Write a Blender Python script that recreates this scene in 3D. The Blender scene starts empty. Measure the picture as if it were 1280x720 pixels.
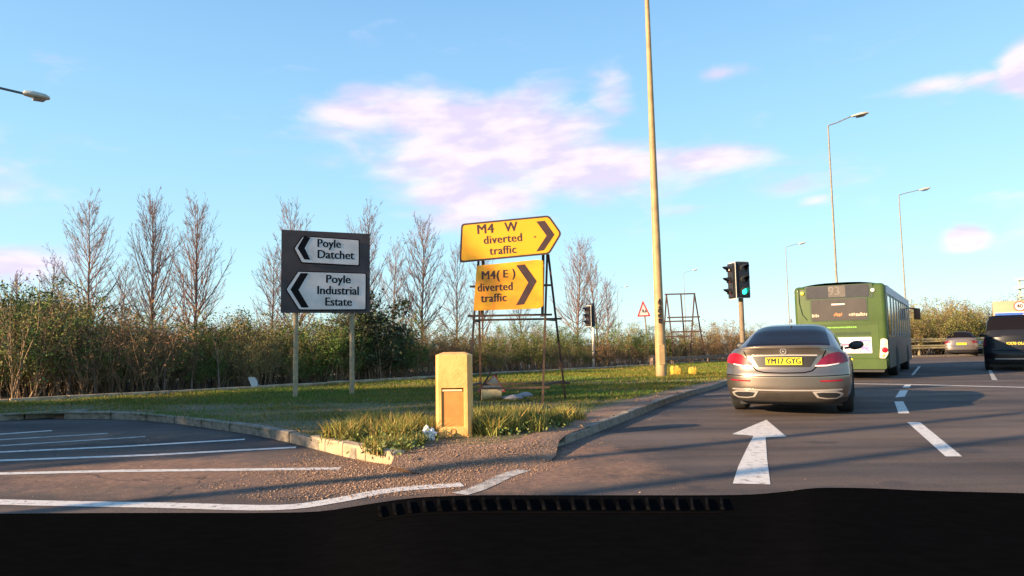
import bpy, bmesh, math, random
import numpy as np
from mathutils import Vector, Matrix

S = bpy.context.scene
COL = S.collection
R = math.radians
rnd = random.Random(7)

# ------------------------------------------------------------------ camera
FPX = 880.0                       # focal length in pixels of a 1280 px wide frame
EYE = Vector((0, 0, 1.13))
cam_d = bpy.data.cameras.new('camera')
cam = bpy.data.objects.new('camera', cam_d)
COL.objects.link(cam)
cam_d.sensor_width = 36.0
cam_d.lens = FPX / 1280 * 36
cam_d.clip_start = 0.05
cam_d.clip_end = 3000
CR = (Matrix.Rotation(R(90 + 4.74), 4, 'X') @ Matrix.Rotation(R(-1.0), 4, 'Z'))
cam.matrix_world = Matrix.Translation(EYE) @ CR
S.camera = cam


def ray(px, py):
    return CR.to_3x3() @ Vector(((px - 640) / FPX, -(py - 360) / FPX, -1))


def G(px, py, z=0.0):
    """ground point seen at a place of the photograph"""
    d = ray(px, py)
    t = (z - EYE.z) / d.z
    return EYE + d * t


def AT(px, py, Y):
    d = ray(px, py)
    return EYE + d * (Y / d.y)


# ------------------------------------------------------------------ light
SUN_EL = R(17)
SDX, SDY = -0.895, -0.446
to_sun = Vector((SDX, SDY, 0)).normalized() * math.cos(SUN_EL)
to_sun.z = math.sin(SUN_EL)
sl = bpy.data.lights.new('sun', 'SUN')
sl.energy = 5.0
sl.angle = R(0.6)
sl.color = (1.0, 0.72, 0.44)
so = bpy.data.objects.new('sun', sl)
COL.objects.link(so)
so.rotation_euler = to_sun.to_track_quat('Z', 'Y').to_euler()
so.location = to_sun * 200

W = bpy.data.worlds.new("World")
S.world = W
W.use_nodes = True
nt = W.node_tree
nt.nodes.clear()
ND, LK = nt.nodes, nt.links


def wn(t, **k):
    n = ND.new(t)
    for a, b in k.items():
        setattr(n, a, b)
    return n


def wmath(op, a, b=None, c=None):
    n = wn('ShaderNodeMath', operation=op)
    for i, v in enumerate((a, b, c)):
        if v is None:
            continue
        if isinstance(v, (int, float)):
            n.inputs[i].default_value = v
        else:
            LK.new(v, n.inputs[i])
    return n.outputs[0]


def wmix(fac, a, b, blend='MIX'):
    n = wn('ShaderNodeMix', data_type='RGBA', blend_type=blend)
    for s, v in ((0, fac), (6, a), (7, b)):
        if isinstance(v, (int, float)):
            n.inputs[s].default_value = v
        elif isinstance(v, tuple):
            n.inputs[s].default_value = (*v, 1)
        else:
            LK.new(v, n.inputs[s])
    return n.outputs[2]


sky = wn('ShaderNodeTexSky', sky_type='NISHITA')
sky.sun_disc = False
sky.sun_elevation = SUN_EL
sky.sun_rotation = math.atan2(to_sun.x, to_sun.y) % (2 * math.pi)
sky.air_density = 1.0
sky.dust_density = 0.3
sky.ozone_density = 2.0
tc = wn('ShaderNodeTexCoord')
sp = wn('ShaderNodeSeparateXYZ')
LK.new(tc.outputs['Generated'], sp.inputs[0])
az = wmath('ARCTAN2', sp.outputs[0], sp.outputs[1])
el = wmath('ARCSINE', sp.outputs[2])


# clear spring sky: the physical sky blended with its own measured colour by height
gr = wn('ShaderNodeValToRGB')
gr.color_ramp.elements[0].position = 0.0
gr.color_ramp.elements[0].color = (0.50, 0.74, 0.80, 1)
e_ = gr.color_ramp.elements.new(0.10)
e_.color = (0.40, 0.68, 0.80, 1)
e_ = gr.color_ramp.elements.new(0.27)
e_.color = (0.30, 0.575, 0.79, 1)
e_ = gr.color_ramp.elements.new(0.55)
e_.color = (0.15, 0.36, 0.68, 1)
gr.color_ramp.elements[-1].position = 1.0
gr.color_ramp.elements[-1].color = (0.08, 0.22, 0.52, 1)
LK.new(wmath('MAXIMUM', sp.outputs[2], 0.0), gr.inputs[0])
gsc = wmix(1.0, gr.outputs[0], (4.7, 4.7, 4.7), 'MULTIPLY')
skyc = wmix(0.78, sky.outputs[0], gsc)


def azel(px, py):
    d = ray(px, py).normalized()
    return math.atan2(d.x, d.y), math.asin(d.z)


# the clouds in view: place in the photograph, half width, half height, strength
CLOUDS = [(455, 150, 70, 26, 1.0), (540, 145, 110, 34, 1.15), (610, 185, 130, 58, 1.35), (590, 245, 90, 42, 1.1), (700, 165, 75, 42, 0.8),
          (765, 118, 36, 30, 0.72), (740, 212, 130, 34, 1.15), (880, 200, 80, 17, 0.95), (650, 275, 70, 22, 0.5),
          (1296, 82, 28, 22, 1.9), (1175, 104, 48, 11, 0.8), (1225, 97, 28, 8, 0.75), (1208, 296, 24, 16, 1.2),
          (990, 236, 60, 15, 0.62), (1020, 250, 26, 9, 0.7), (870, 262, 60, 10, 0.5), (-20, 330, 70, 22, 0.8), (900, 92, 40, 9, 0.6),
          (1560, 40, 120, 50, 1.1), (-260, 190, 160, 40, 1.0), (-600, 300, 240, 40, 1.0), (1800, 250, 260, 45, 1.0)]
mask = None
for (px, py, rx, ry, st) in CLOUDS:
    a0, e0 = azel(px, py)
    da = wmath('MULTIPLY', wmath('SUBTRACT', az, a0), FPX / rx)
    de = wmath('MULTIPLY', wmath('SUBTRACT', el, e0), FPX / ry)
    q = wmath('ADD', wmath('MULTIPLY', da, da), wmath('MULTIPLY', de, de))
    g = wmath('MULTIPLY', wmath('EXPONENT', wmath('MULTIPLY', q, -0.9)), st)
    mask = g if mask is None else wmath('MAXIMUM', mask, g)
cv = wn('ShaderNodeCombineXYZ')
LK.new(wmath('MULTIPLY', az, 5.0), cv.inputs[0])
LK.new(wmath('MULTIPLY', wmath('SUBTRACT', el, wmath('MULTIPLY', az, 0.06)), 15.0), cv.inputs[1])
nz = wn('ShaderNodeTexNoise')
nz.inputs['Scale'].default_value = 1.5
nz.inputs['Detail'].default_value = 9
nz.inputs['Roughness'].default_value = 0.56
nz.inputs['Distortion'].default_value = 0.35
LK.new(cv.outputs[0], nz.inputs['Vector'])
dens = wmath('ADD', mask, wmath('MULTIPLY', wmath('SUBTRACT', nz.outputs[0], 0.5), 1.6))
mr = wn('ShaderNodeMapRange', interpolation_type='SMOOTHSTEP')
mr.inputs[1].default_value = 0.12
mr.inputs[2].default_value = 0.95
LK.new(dens, mr.inputs[0])
n2 = wn('ShaderNodeTexNoise')
n2.inputs['Scale'].default_value = 2.3
n2.inputs['Detail'].default_value = 5
LK.new(cv.outputs[0], n2.inputs['Vector'])
m2 = wn('ShaderNodeMapRange')
m2.inputs[1].default_value = 0.42
m2.inputs[2].default_value = 0.6
LK.new(n2.outputs[0], m2.inputs[0])
cl_col = wmix(m2.outputs[0], (3.1, 2.65, 3.8), (4.1, 3.45, 4.2))
outc = wmix(wmath('MULTIPLY', mr.outputs[0], 0.86), skyc, cl_col)
bg = wn('ShaderNodeBackground')
SKY_STRENGTH = 0.118
bg.inputs[1].default_value = SKY_STRENGTH
LK.new(outc, bg.inputs[0])
wo = wn('ShaderNodeOutputWorld')
LK.new(bg.outputs[0], wo.inputs[0])

S.view_settings.view_transform = 'Standard'
S.view_settings.look = 'None'
S.view_settings.exposure = 1.3
S.view_settings.gamma = 1.0
S.cycles.max_bounces = 6
S.cycles.transparent_max_bounces = 12

# ------------------------------------------------------------------ materials
MC = {}


def M(name, col=(0.5, 0.5, 0.5), rough=0.6, metal=0.0, var=0.15, scale=6.0, bump=0.0, bscale=60.0, coat=0.0,
      col2=None, emit=None, spec=0.5, trans=0.0, alpha=1.0, attr=False, ramp=(0.35, 0.65)):
    if name in MC:
        return MC[name]
    m = bpy.data.materials.new(name)
    m.use_nodes = True
    n, l = m.node_tree.nodes, m.node_tree.links
    b = n['Principled BSDF']
    b.inputs['Roughness'].default_value = rough
    b.inputs['Metallic'].default_value = metal
    b.inputs['Specular IOR Level'].default_value = spec
    b.inputs['Coat Weight'].default_value = coat
    b.inputs['Coat Roughness'].default_value = 0.06
    b.inputs['Transmission Weight'].default_value = trans
    b.inputs['Alpha'].default_value = alpha
    t = n.new('ShaderNodeTexCoord')
    x = n.new('ShaderNodeTexNoise')
    x.inputs['Scale'].default_value = scale
    x.inputs['Detail'].default_value = 6
    x.inputs['Roughness'].default_value = 0.6
    l.new(t.outputs['Object'], x.inputs['Vector'])
    cr = n.new('ShaderNodeMapRange')
    cr.inputs[1].default_value, cr.inputs[2].default_value = ramp
    l.new(x.outputs[0], cr.inputs[0])
    mx = n.new('ShaderNodeMix')
    mx.data_type = 'RGBA'
    c2 = col2 or tuple(c * (1 - var) for c in col)
    c1 = col if col2 else tuple(min(1, c * (1 + var)) for c in col)
    mx.inputs[6].default_value = (*c1, 1)
    mx.inputs[7].default_value = (*c2, 1)
    l.new(cr.outputs[0], mx.inputs[0])
    out = mx.outputs[2]
    if attr:
        a = n.new('ShaderNodeAttribute')
        a.attribute_name = 'tint'
        m3 = n.new('ShaderNodeMix')
        m3.data_type = 'RGBA'
        m3.blend_type = 'MULTIPLY'
        m3.inputs[0].default_value = 1
        l.new(out, m3.inputs[6])
        l.new(a.outputs['Color'], m3.inputs[7])
        out = m3.outputs[2]
    l.new(out, b.inputs['Base Color'])
    if bump:
        x2 = n.new('ShaderNodeTexNoise')
        x2.inputs['Scale'].default_value = bscale
        x2.inputs['Detail'].default_value = 4
        l.new(t.outputs['Object'], x2.inputs['Vector'])
        bp = n.new('ShaderNodeBump')
        bp.inputs['Strength'].default_value = bump
        bp.inputs['Distance'].default_value = 0.02
        l.new(x2.outputs[0], bp.inputs['Height'])
        l.new(bp.outputs[0], b.inputs['Normal'])
    if emit:
        b.inputs['Emission Color'].default_value = (*emit[0], 1)
        b.inputs['Emission Strength'].default_value = emit[1]
    MC[name] = m
    return m


# ------------------------------------------------------------------ mesh helpers
class MB:
    def __init__(s):
        s.v, s.f = [], []

    def add(s, vs, fs):
        k = len(s.v)
        s.v += [tuple(q) for q in vs]
        s.f += [tuple(i + k for i in f) for f in fs]

    def box(s, lo, hi):
        x0, y0, z0 = lo
        x1, y1, z1 = hi
        s.add([(x0, y0, z0), (x1, y0, z0), (x1, y1, z0), (x0, y1, z0), (x0, y0, z1), (x1, y0, z1), (x1, y1, z1), (x0, y1, z1)],
              [(0, 3, 2, 1), (4, 5, 6, 7), (0, 1, 5, 4), (1, 2, 6, 5), (2, 3, 7, 6), (3, 0, 4, 7)])

    def tube(s, pts, rad, n=6, cap=True, phase=0.0):
        pts = [Vector(p) for p in pts]
        if not isinstance(rad, (list, tuple)):
            rad = [rad] * len(pts)
        k = len(s.v)
        ref = None
        for i, p in enumerate(pts):
            t = (pts[min(i + 1, len(pts) - 1)] - pts[max(i - 1, 0)])
            t = t.normalized() if t.length > 1e-9 else Vector((0, 0, 1))
            if ref is None:
                ref = Vector((0, 1, 0)) if abs(t.y) < 0.9 else Vector((1, 0, 0))
            a = (ref - t * ref.dot(t)).normalized()
            ref = a
            b = t.cross(a)
            for j in range(n):
                an = 2 * math.pi * (j + phase) / n
                s.v.append(tuple(p + (a * math.cos(an) + b * math.sin(an)) * rad[i]))
        for i in range(len(pts) - 1):
            for j in range(n):
                q = (j + 1) % n
                s.f.append((k + i * n + j, k + i * n + q, k + (i + 1) * n + q, k + (i + 1) * n + j))
        if cap:
            s.f.append(tuple(k + j for j in range(n))[::-1])
            e = k + (len(pts) - 1) * n
            s.f.append(tuple(e + j for j in range(n)))

    def beam(s, p, q, w=0.03):
        s.tube([p, q], w * 0.707, 4, phase=0.5)

    def grid(s, rows, close=False):
        """rows: list of equal length point lists"""
        k = len(s.v)
        m = len(rows[0])
        for r in rows:
            s.v += [tuple(p) for p in r]
        for i in range(len(rows) - 1):
            for j in range(m - (0 if close else 1)):
                q = (j + 1) % m
                s.f.append((k + i * m + j, k + i * m + q, k + (i + 1) * m + q, k + (i + 1) * m + j))

    def lathe(s, prof, n=24, axis='Z', c=(0, 0, 0), cap=True):
        """prof: list of (radius, along axis)"""
        rows = []
        for (r, h) in prof:
            row = []
            for j in range(n):
                a = 2 * math.pi * j / n
                u, w = r * math.cos(a), r * math.sin(a)
                p = {'Z': (u, w, h), 'X': (h, u, w), 'Y': (w, h, u)}[axis]
                row.append((p[0] + c[0], p[1] + c[1], p[2] + c[2]))
            rows.append(row)
        k = len(s.v)
        s.grid(rows, True)
        if cap:
            s.f.append(tuple(k + j for j in range(n))[::-1])
            e = k + (len(rows) - 1) * n
            s.f.append(tuple(e + j for j in range(n)))

    def prism(s, poly, d0, d1, frame=None):
        """poly in a local (a, b) plane, extruded between d0 and d1 along y; frame maps (a, d, b) to a point"""
        fr = frame or (lambda a, d, b: (a, d, b))
        n = len(poly)
        vs = [fr(a, d0, b) for a, b in poly] + [fr(a, d1, b) for a, b in poly]
        fs = [tuple(range(n)), tuple(range(2 * n - 1, n - 1, -1))]
        for i in range(n):
            j = (i + 1) % n
            fs.append((i, i + n, j + n, j))
        s.add(vs, fs)

    def build(s, name, mat, parent=None, smooth=False, bevel=0.0, fix=True, seg=2, **tags):
        me = bpy.data.meshes.new(name)
        me.from_pydata(s.v, [], s.f)
        if fix:
            bm = bmesh.new()
            bm.from_mesh(me)
            bmesh.ops.recalc_face_normals(bm, faces=bm.faces)
            if bevel:
                bmesh.ops.bevel(bm, geom=[e for e in bm.edges if len(e.link_faces) == 2 and e.calc_face_angle(0) > 0.5], offset=bevel, segments=seg, affect='EDGES', profile=0.5)
            bm.to_mesh(me)
            bm.free()
        if smooth:
            me.shade_smooth()
            me.set_sharp_from_angle(angle=R(38))
        me.materials.append(mat)
        o = bpy.data.objects.new(name, me)
        COL.objects.link(o)
        if parent:
            o.parent = parent
        for k, v in tags.items():
            o[k] = v
        return o


def npmesh(name, verts, faces, mat, tint=None, parent=None, **tags):
    """fast mesh from arrays; faces all of one size"""
    verts = np.asarray(verts, np.float32)
    faces = np.asarray(faces, np.int32)
    me = bpy.data.meshes.new(name)
    me.vertices.add(len(verts))
    me.vertices.foreach_set('co', verts.ravel())
    k = faces.shape[1]
    me.loops.add(faces.size)
    me.loops.foreach_set('vertex_index', faces.ravel())
    me.polygons.add(len(faces))
    me.polygons.foreach_set('loop_start', np.arange(len(faces), dtype=np.int32) * k)
    me.update(calc_edges=True)
    if tint is not None:
        a = me.color_attributes.new('tint', 'FLOAT_COLOR', 'POINT')
        c = np.ones((len(verts), 4), np.float32)
        c[:, :3] = tint
        a.data.foreach_set('color', c.ravel())
    me.materials.append(mat)
    o = bpy.data.objects.new(name, me)
    COL.objects.link(o)
    if parent:
        o.parent = parent
    for kk, v in tags.items():
        o[kk] = v
    return o


def thing(name, label, cat, loc=(0, 0, 0), rz=0.0, group=None):
    o = bpy.data.objects.new(name, None)
    o.empty_display_size = 0.2
    COL.objects.link(o)
    o.location = loc
    o.rotation_euler = (0, 0, rz)
    o['label'] = label
    o['category'] = cat
    if group:
        o['group'] = group
    return o


def copy_tree(o, parent=None):
    c = o.copy()
    COL.objects.link(c)
    if parent:
        c.parent = parent
    for ch in list(o.children):
        copy_tree(ch, c)
    return c


def text(name, body, size, mat, parent, origin, right=(1, 0, 0), up=(0, 0, 1), depth=0.002, align='CENTER', spacing=1.0, offset=0.0, xs=1.0, label=None, bold=0.0):
    cu = bpy.data.curves.new(name, 'FONT')
    cu.body = body
    cu.size = size
    cu.align_x = align
    cu.align_y = 'CENTER'
    cu.space_character = spacing
    cu.extrude = depth
    cu.offset = offset
    cu.resolution_u = 3
    tmp = bpy.data.objects.new(name, cu)
    COL.objects.link(tmp)
    dg = bpy.context.evaluated_depsgraph_get()
    me = bpy.data.meshes.new_from_object(tmp.evaluated_get(dg))
    bpy.data.objects.remove(tmp)
    if bold:
        bm = bmesh.new()
        for q, dz in ((0, 0), (-1, 0.0004), (1, 0.0008)):
            m_ = me.copy()
            m_.transform(Matrix.Translation((q * bold, 0, dz)))
            bm.from_mesh(m_)
        bm.to_mesh(me)
        bm.free()
    r, u = Vector(right).normalized(), Vector(up).normalized()
    nn = r.cross(u)
    mm = Matrix((r * xs, u, nn)).transposed().to_4x4()
    mm.translation = Vector(origin)
    me.transform(mm)
    me.materials.clear()
    me.materials.append(mat)
    o = bpy.data.objects.new(name, me)
    COL.objects.link(o)
    if parent:
        o.parent = parent
    return o


def inpoly(x, y, poly):
    x = np.asarray(x)
    y = np.asarray(y)
    c = np.zeros(x.shape, bool)
    n = len(poly)
    for i in range(n):
        x0, y0 = poly[i][:2]
        x1, y1 = poly[(i + 1) % n][:2]
        if y0 == y1:
            continue
        k = ((y0 > y) != (y1 > y)) & (x < (x1 - x0) * (y - y0) / (y1 - y0) + x0)
        c ^= k
    return c


def resample(pts, step):
    """equally spaced points along a polyline"""
    pts = [Vector(p) for p in pts]
    out = [pts[0].copy()]
    acc = 0.0
    for a, b in zip(pts[:-1], pts[1:]):
        L = (b - a).length
        if L == 0:
            continue
        t = step - acc
        while t <= L:
            out.append(a.lerp(b, t / L))
            t += step
        acc = L - (t - step)
    return out


def spline(pts, n=8):
    """Catmull-Rom through the points"""
    P = [Vector(p) for p in pts]
    P = [P[0] * 2 - P[1]] + P + [P[-1] * 2 - P[-2]]
    out = []
    for i in range(1, len(P) - 2):
        for k in range(n):
            t = k / n
            a, b, c, d = P[i - 1:i + 3]
            out.append(0.5 * ((2 * b) + (c - a) * t + (2 * a - 5 * b + 4 * c - d) * t * t + (3 * b - a - 3 * c + d) * t ** 3))
    out.append(P[-2])
    return out

# ------------------------------------------------------------------ ground and roads
VZ = 0.10                                     # height of the verge above the road


def g2(pts, z=0.0):
    return [G(px, py, z) for px, py in pts]


# near kerb of the grassed island: from the far left round the nose and on along the main road
kerb_left = [Vector((-34, -9, 0)), Vector((-20, 3.2, 0))] + g2([(0, 526), (60, 524), (150, 524), (215, 529), (300, 541), (352, 551), (386, 559), (425, 570), (462, 578)])
kerb_nose = g2([(462, 578), (500, 583), (560, 584), (620, 578), (665, 570)])
kerb_right = g2([(665, 570), (705, 556), (750, 539), (800, 519), (850, 499), (905, 482)]) + [Vector((9.0, 26.5, 0)), Vector((14.0, 34.5, 0)), Vector((20, 41.2, 0)), Vector((25, 44.2, 0))]
far_edge = [Vector((30, 45.4, 0)), Vector((37, 47.0, 0)), Vector((60, 52, 0)), Vector((130, 60, 0))]
back_kerb = [Vector((-60, -32, 0)), Vector((-30, 0.5, 0))] + g2([(0, 504), (110, 498), (320, 487), (430, 480), (560, 472), (740, 462), (905, 452)], 0.1)
for p in back_kerb:
    p.z = 0

# asphalt with patches, wheel wear and dust near the nose
asph = bpy.data.materials.new('asphalt')
asph.use_nodes = True
n, l = asph.node_tree.nodes, asph.node_tree.links
bs = n['Principled BSDF']
tcn = n.new('ShaderNodeTexCoord')
CO = tcn.outputs['Object']


def nnoise(scale, detail=6, rough=0.6, sx=1, sy=1, rot=0.0, off=0.0, nodes=None, links=None, src=None):
    nn, ll = nodes or n, links or l
    mp = nn.new('ShaderNodeMapping')
    mp.inputs['Scale'].default_value = (sx, sy, 1)
    mp.inputs['Rotation'].default_value = (0, 0, rot)
    mp.inputs['Location'].default_value = (off, off * 0.7, 0)
    ll.new(src or CO, mp.inputs[0])
    x = nn.new('ShaderNodeTexNoise')
    x.inputs['Scale'].default_value = scale
    x.inputs['Detail'].default_value = detail
    x.inputs['Roughness'].default_value = rough
    ll.new(mp.outputs[0], x.inputs['Vector'])
    return x.outputs[0]


def nramp(v, a, b, lo=0.0, hi=1.0, smooth=False):
    r = n.new('ShaderNodeMapRange')
    if smooth:
        r.interpolation_type = 'SMOOTHSTEP'
    r.inputs[1].default_value = a
    r.inputs[2].default_value = b
    r.inputs[3].default_value = lo
    r.inputs[4].default_value = hi
    l.new(v, r.inputs[0])
    return r.outputs[0]


def nmix(f, a, b, blend='MIX'):
    x = n.new('ShaderNodeMix')
    x.data_type = 'RGBA'
    x.blend_type = blend
    for s_, v in ((0, f), (6, a), (7, b)):
        if isinstance(v, (int, float)):
            x.inputs[s_].default_value = v
        elif isinstance(v, tuple):
            x.inputs[s_].default_value = (*v, 1)
        else:
            l.new(v, x.inputs[s_])
    return x.outputs[2]


def nm(op, a, b=None):
    x = n.new('ShaderNodeMath')
    x.operation = op
    for i, v in enumerate((a, b)):
        if v is None:
            continue
        if isinstance(v, (int, float)):
            x.inputs[i].default_value = v
        else:
            l.new(v, x.inputs[i])
    return x.outputs[0]


ROT = R(-66)       # travel direction of the main road
base = nmix(nramp(nnoise(0.5, 5), 0.35, 0.65), (0.042, 0.031, 0.027), (0.090, 0.066, 0.055))
wear = nramp(nnoise(1.1, 5, 0.6, 0.12, 1.0, -ROT), 0.38, 0.62)
base = nmix(nm('MULTIPLY', wear, 0.7), base, (0.165, 0.120, 0.094))
dark = nm('MAXIMUM', nramp(nnoise(0.8, 4, 0.5, 0.1, 1.0, -ROT, 9.0), 0.54, 0.66), nm('MULTIPLY', nramp(nnoise(1.3, 3, 0.5, 1, 1, 0, 31.0), 0.64, 0.70), 1.2))
base = nmix(nm('MULTIPLY', dark, 0.55), base, (0.036, 0.033, 0.036))
grain = nnoise(70, 3, 0.7)
base = nmix(nramp(grain, 0.3, 0.7), nmix(1.0, base, (0.6, 0.6, 0.6), 'MULTIPLY'), nmix(1.0, base, (1.4, 1.37, 1.35), 'MULTIPLY'))
# dust thrown off the nose of the island
sepn = n.new('ShaderNodeSeparateXYZ')
l.new(CO, sepn.inputs[0])


def blob(cx, cy, rx, ry):
    dx = nm('MULTIPLY', nm('SUBTRACT', sepn.outputs[0], cx), 1 / rx)
    dy = nm('MULTIPLY', nm('SUBTRACT', sepn.outputs[1], cy), 1 / ry)
    return nm('EXPONENT', nm('MULTIPLY', nm('ADD', nm('MULTIPLY', dx, dx), nm('MULTIPLY', dy, dy)), -1.0))


nose = G(540, 590)
dust = nm('MAXIMUM', blob(nose.x, nose.y, 2.5, 1.15), nm('MULTIPLY', blob(nose.x - 2.6, nose.y + 0.2, 2.2, 1.3), 0.8))
dust = nm('MAXIMUM', dust, nm('MULTIPLY', blob(nose.x + 1.2, nose.y + 0.9, 1.2, 1.0), 0.8))
dust = nm('MAXIMUM', dust, nm('MULTIPLY', blob(-5.0, 9.6, 2.0, 0.9), 0.7))
dustf = nramp(nm('ADD', dust, nm('MULTIPLY', nm('SUBTRACT', nnoise(2.2, 7, 0.7), 0.5), 1.3)), 0.32, 0.8, smooth=True)
dcol = nmix(nramp(nnoise(16, 5, 0.7), 0.35, 0.65), (0.32, 0.18, 0.11), (0.16, 0.092, 0.06))
base = nmix(nm('MULTIPLY', dustf, 0.9), base, dcol)
vor = n.new('ShaderNodeTexVoronoi')
vor.feature = 'DISTANCE_TO_EDGE'
vor.inputs['Scale'].default_value = 0.34
wv = n.new('ShaderNodeVectorMath')
wv.operation = 'ADD'
nzc = n.new('ShaderNodeTexNoise')
nzc.inputs['Scale'].default_value = 1.6
nzc.inputs['Detail'].default_value = 6
l.new(CO, nzc.inputs['Vector'])
l.new(CO, wv.inputs[0])
l.new(nzc.outputs['Color'], wv.inputs[1])
l.new(wv.outputs[0], vor.inputs['Vector'])
crack = nm('MULTIPLY', nramp(vor.outputs[0], 0.0, 0.008, 1.0, 0.0), nramp(nnoise(0.4, 3), 0.5, 0.6))
base = nmix(nm('MULTIPLY', crack, 0.85), base, (0.02, 0.018, 0.018))
spk = nnoise(260, 2, 0.6)
base = nmix(nm('MULTIPLY', nramp(spk, 0.60, 0.70), 0.55), base, (0.30, 0.25, 0.21))
pvor = n.new('ShaderNodeTexVoronoi')
pvor.inputs['Scale'].default_value = 0.16
pvor.distance = 'CHEBYCHEV'
l.new(CO, pvor.inputs['Vector'])
psep = n.new('ShaderNodeSeparateColor')
l.new(pvor.outputs['Color'], psep.inputs[0])
base = nmix(nm('MULTIPLY', nm('MULTIPLY', nramp(psep.outputs[0], 0.66, 0.67), nramp(nnoise(3.5, 5, 0.7), 0.3, 0.45)), 0.5), base, (0.045, 0.040, 0.040))
l.new(base, bs.inputs['Base Color'])
l.new(nramp(nnoise(0.9, 4), 0.3, 0.7, 0.72, 0.95), bs.inputs['Roughness'])
bs.inputs['Specular IOR Level'].default_value = 0.3
bp = n.new('ShaderNodeBump')
bp.inputs['Strength'].default_value = 0.8
bp.inputs['Distance'].default_value = 0.016
l.new(nm('ADD', grain, nm('MULTIPLY', nnoise(6, 5), 1.5)), bp.inputs['Height'])
l.new(bp.outputs[0], bs.inputs['Normal'])


def sheet(name, pts, z, mat, cell=None, **tags):
    bm = bmesh.new()
    f = bm.faces.new([bm.verts.new((p[0], p[1], z)) for p in pts])
    bm.normal_update()
    if f.normal.z < 0:
        f.normal_flip()
    bmesh.ops.triangulate(bm, faces=bm.faces)
    me = bpy.data.meshes.new(name)
    bm.normal_update()
    bm.to_mesh(me)
    bm.free()
    for p in me.polygons:
        if p.normal.z < 0:
            p.flip()
    me.materials.append(mat)
    o = bpy.data.objects.new(name, me)
    COL.objects.link(o)
    for k, v in tags.items():
        o[k] = v
    return o


earth = M('earth', (0.16, 0.11, 0.07), 0.95, var=0.35, scale=1.5, bump=0.6, bscale=14, col2=(0.075, 0.065, 0.035))
far_m = M('far_field', (0.10, 0.11, 0.05), 0.95, scale=0.05, col2=(0.14, 0.11, 0.06))
soil = M('verge_soil', (0.11, 0.105, 0.035), 0.95, scale=1.1, bump=0.7, bscale=25, col2=(0.17, 0.115, 0.065), ramp=(0.42, 0.66))
dirt = M('dirt', (0.28, 0.165, 0.10), 0.95, scale=5, bump=0.8, bscale=30, col2=(0.19, 0.11, 0.07))
sheet('ground', [(-900, -500), (900, -500), (900, 1200), (-900, 1200)], -0.06, far_m, kind='structure')
sheet('road', [(-90, -45), (140, -45), (140, 75), (-90, 75)], 0.0, asph, kind='structure')
verge_poly = [Vector((-60, -32, 0)), Vector((-34, -9, 0))] + kerb_left[1:] + kerb_nose[1:] + kerb_right[1:] + back_kerb[::-1][:-1]


def nose_on(p):
    return math.exp(-((p.x - nose.x - 0.5) ** 2 + (p.y - nose.y - 0.25) ** 2) / 0.9)


_vp = []
for i, p in enumerate(verge_poly):
    a, b = verge_poly[i - 1], verge_poly[(i + 1) % len(verge_poly)]
    t_ = (b - a).normalized()
    _vp.append(p + Vector((-t_.y, t_.x, 0)) * 0.55 * nose_on(p))
verge_poly = _vp


def undul(x, y):
    return 0.045 * math.sin(x * 0.7 + 1.3) * math.sin(y * 0.55) + 0.03 * math.sin(x * 1.9 - y * 1.3)


sheet('verge', verge_poly, VZ, soil, kind='structure')
# the strip of earth and leaf litter behind the verge, under the thicket
sheet('leaf_litter', [p for p in back_kerb] + [Vector((25, 45.6, 0)), Vector((30, 46.8, 0)), Vector((37, 48.4, 0)), Vector((60, 53.4, 0)), Vector((130, 61.4, 0)), Vector((130, 300, 0)), Vector((-200, 300, 0)), Vector((-200, -32, 0))], 0.06, earth, kind='structure')

# trodden earth sloping off the edge of the verge down to the road
ekm = MB()
eo, ei = [], []
run = spline(kerb_left[1:-3], 4) + spline(kerb_left[-4:] + kerb_nose[1:] + kerb_right[1:], 4)
for i, p in enumerate(run):
    t_ = (run[min(i + 1, len(run) - 1)] - run[max(i - 1, 0)]).normalized()
    s_ = Vector((t_.y, -t_.x, 0))
    on = 0.0
    p = p + Vector((-t_.y, t_.x, 0)) * 0.55 * nose_on(p)
    ei.append(p - s_ * 0.3 + Vector((0, 0, VZ + 0.006)))
    eo.append(p + s_ * (0.03 + 0.34 * on) + Vector((0, 0, -0.05 + 0.05 * on)))
ekm.grid([ei, eo])
ekm.build('verge_edge', dirt, kind='structure')

# ---- kerb stones
k_conc = M('kerb_concrete', (0.30, 0.25, 0.19), 0.9, var=0.3, scale=9, bump=0.5, bscale=40, col2=(0.15, 0.12, 0.09))
k_pale = M('kerb_pale', (0.58, 0.43, 0.26), 0.9, var=0.25, scale=3, bump=0.4, bscale=40, col2=(0.30, 0.21, 0.13))


def kerb_run(root, pts, step, w, h, zb, mat, inward=1, wob=0.012, name='kerb_stone', every=1):
    st = resample(pts, step)
    me = None
    for a, b in zip(st[:-1], st[1:]):
        d = (b - a)
        L = d.length
        if me is None:
            m = MB()
            m.box((0.006, 0, 0), (step - 0.008, w, h))
            o = m.build(name, mat, root, bevel=0.018)
            me = o.data
        else:
            o = bpy.data.objects.new(name, me)
            COL.objects.link(o)
            o.parent = root
        ang = math.atan2(d.y, d.x) + rnd.uniform(-wob, wob)
        o.location = (a.x, a.y, zb + rnd.uniform(-0.008, 0.008) - (0.11 * min(1, 1.3 * nose_on(a)) if mat is k_conc else 0))
        o.rotation_euler = (rnd.uniform(-wob, wob), rnd.uniform(-wob, wob) * 0.5, ang)
        o.scale = (L / step, 1, 1)


def structure(name):
    o = bpy.data.objects.new(name, None)
    COL.objects.link(o)
    o['kind'] = 'structure'
    return o


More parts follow.
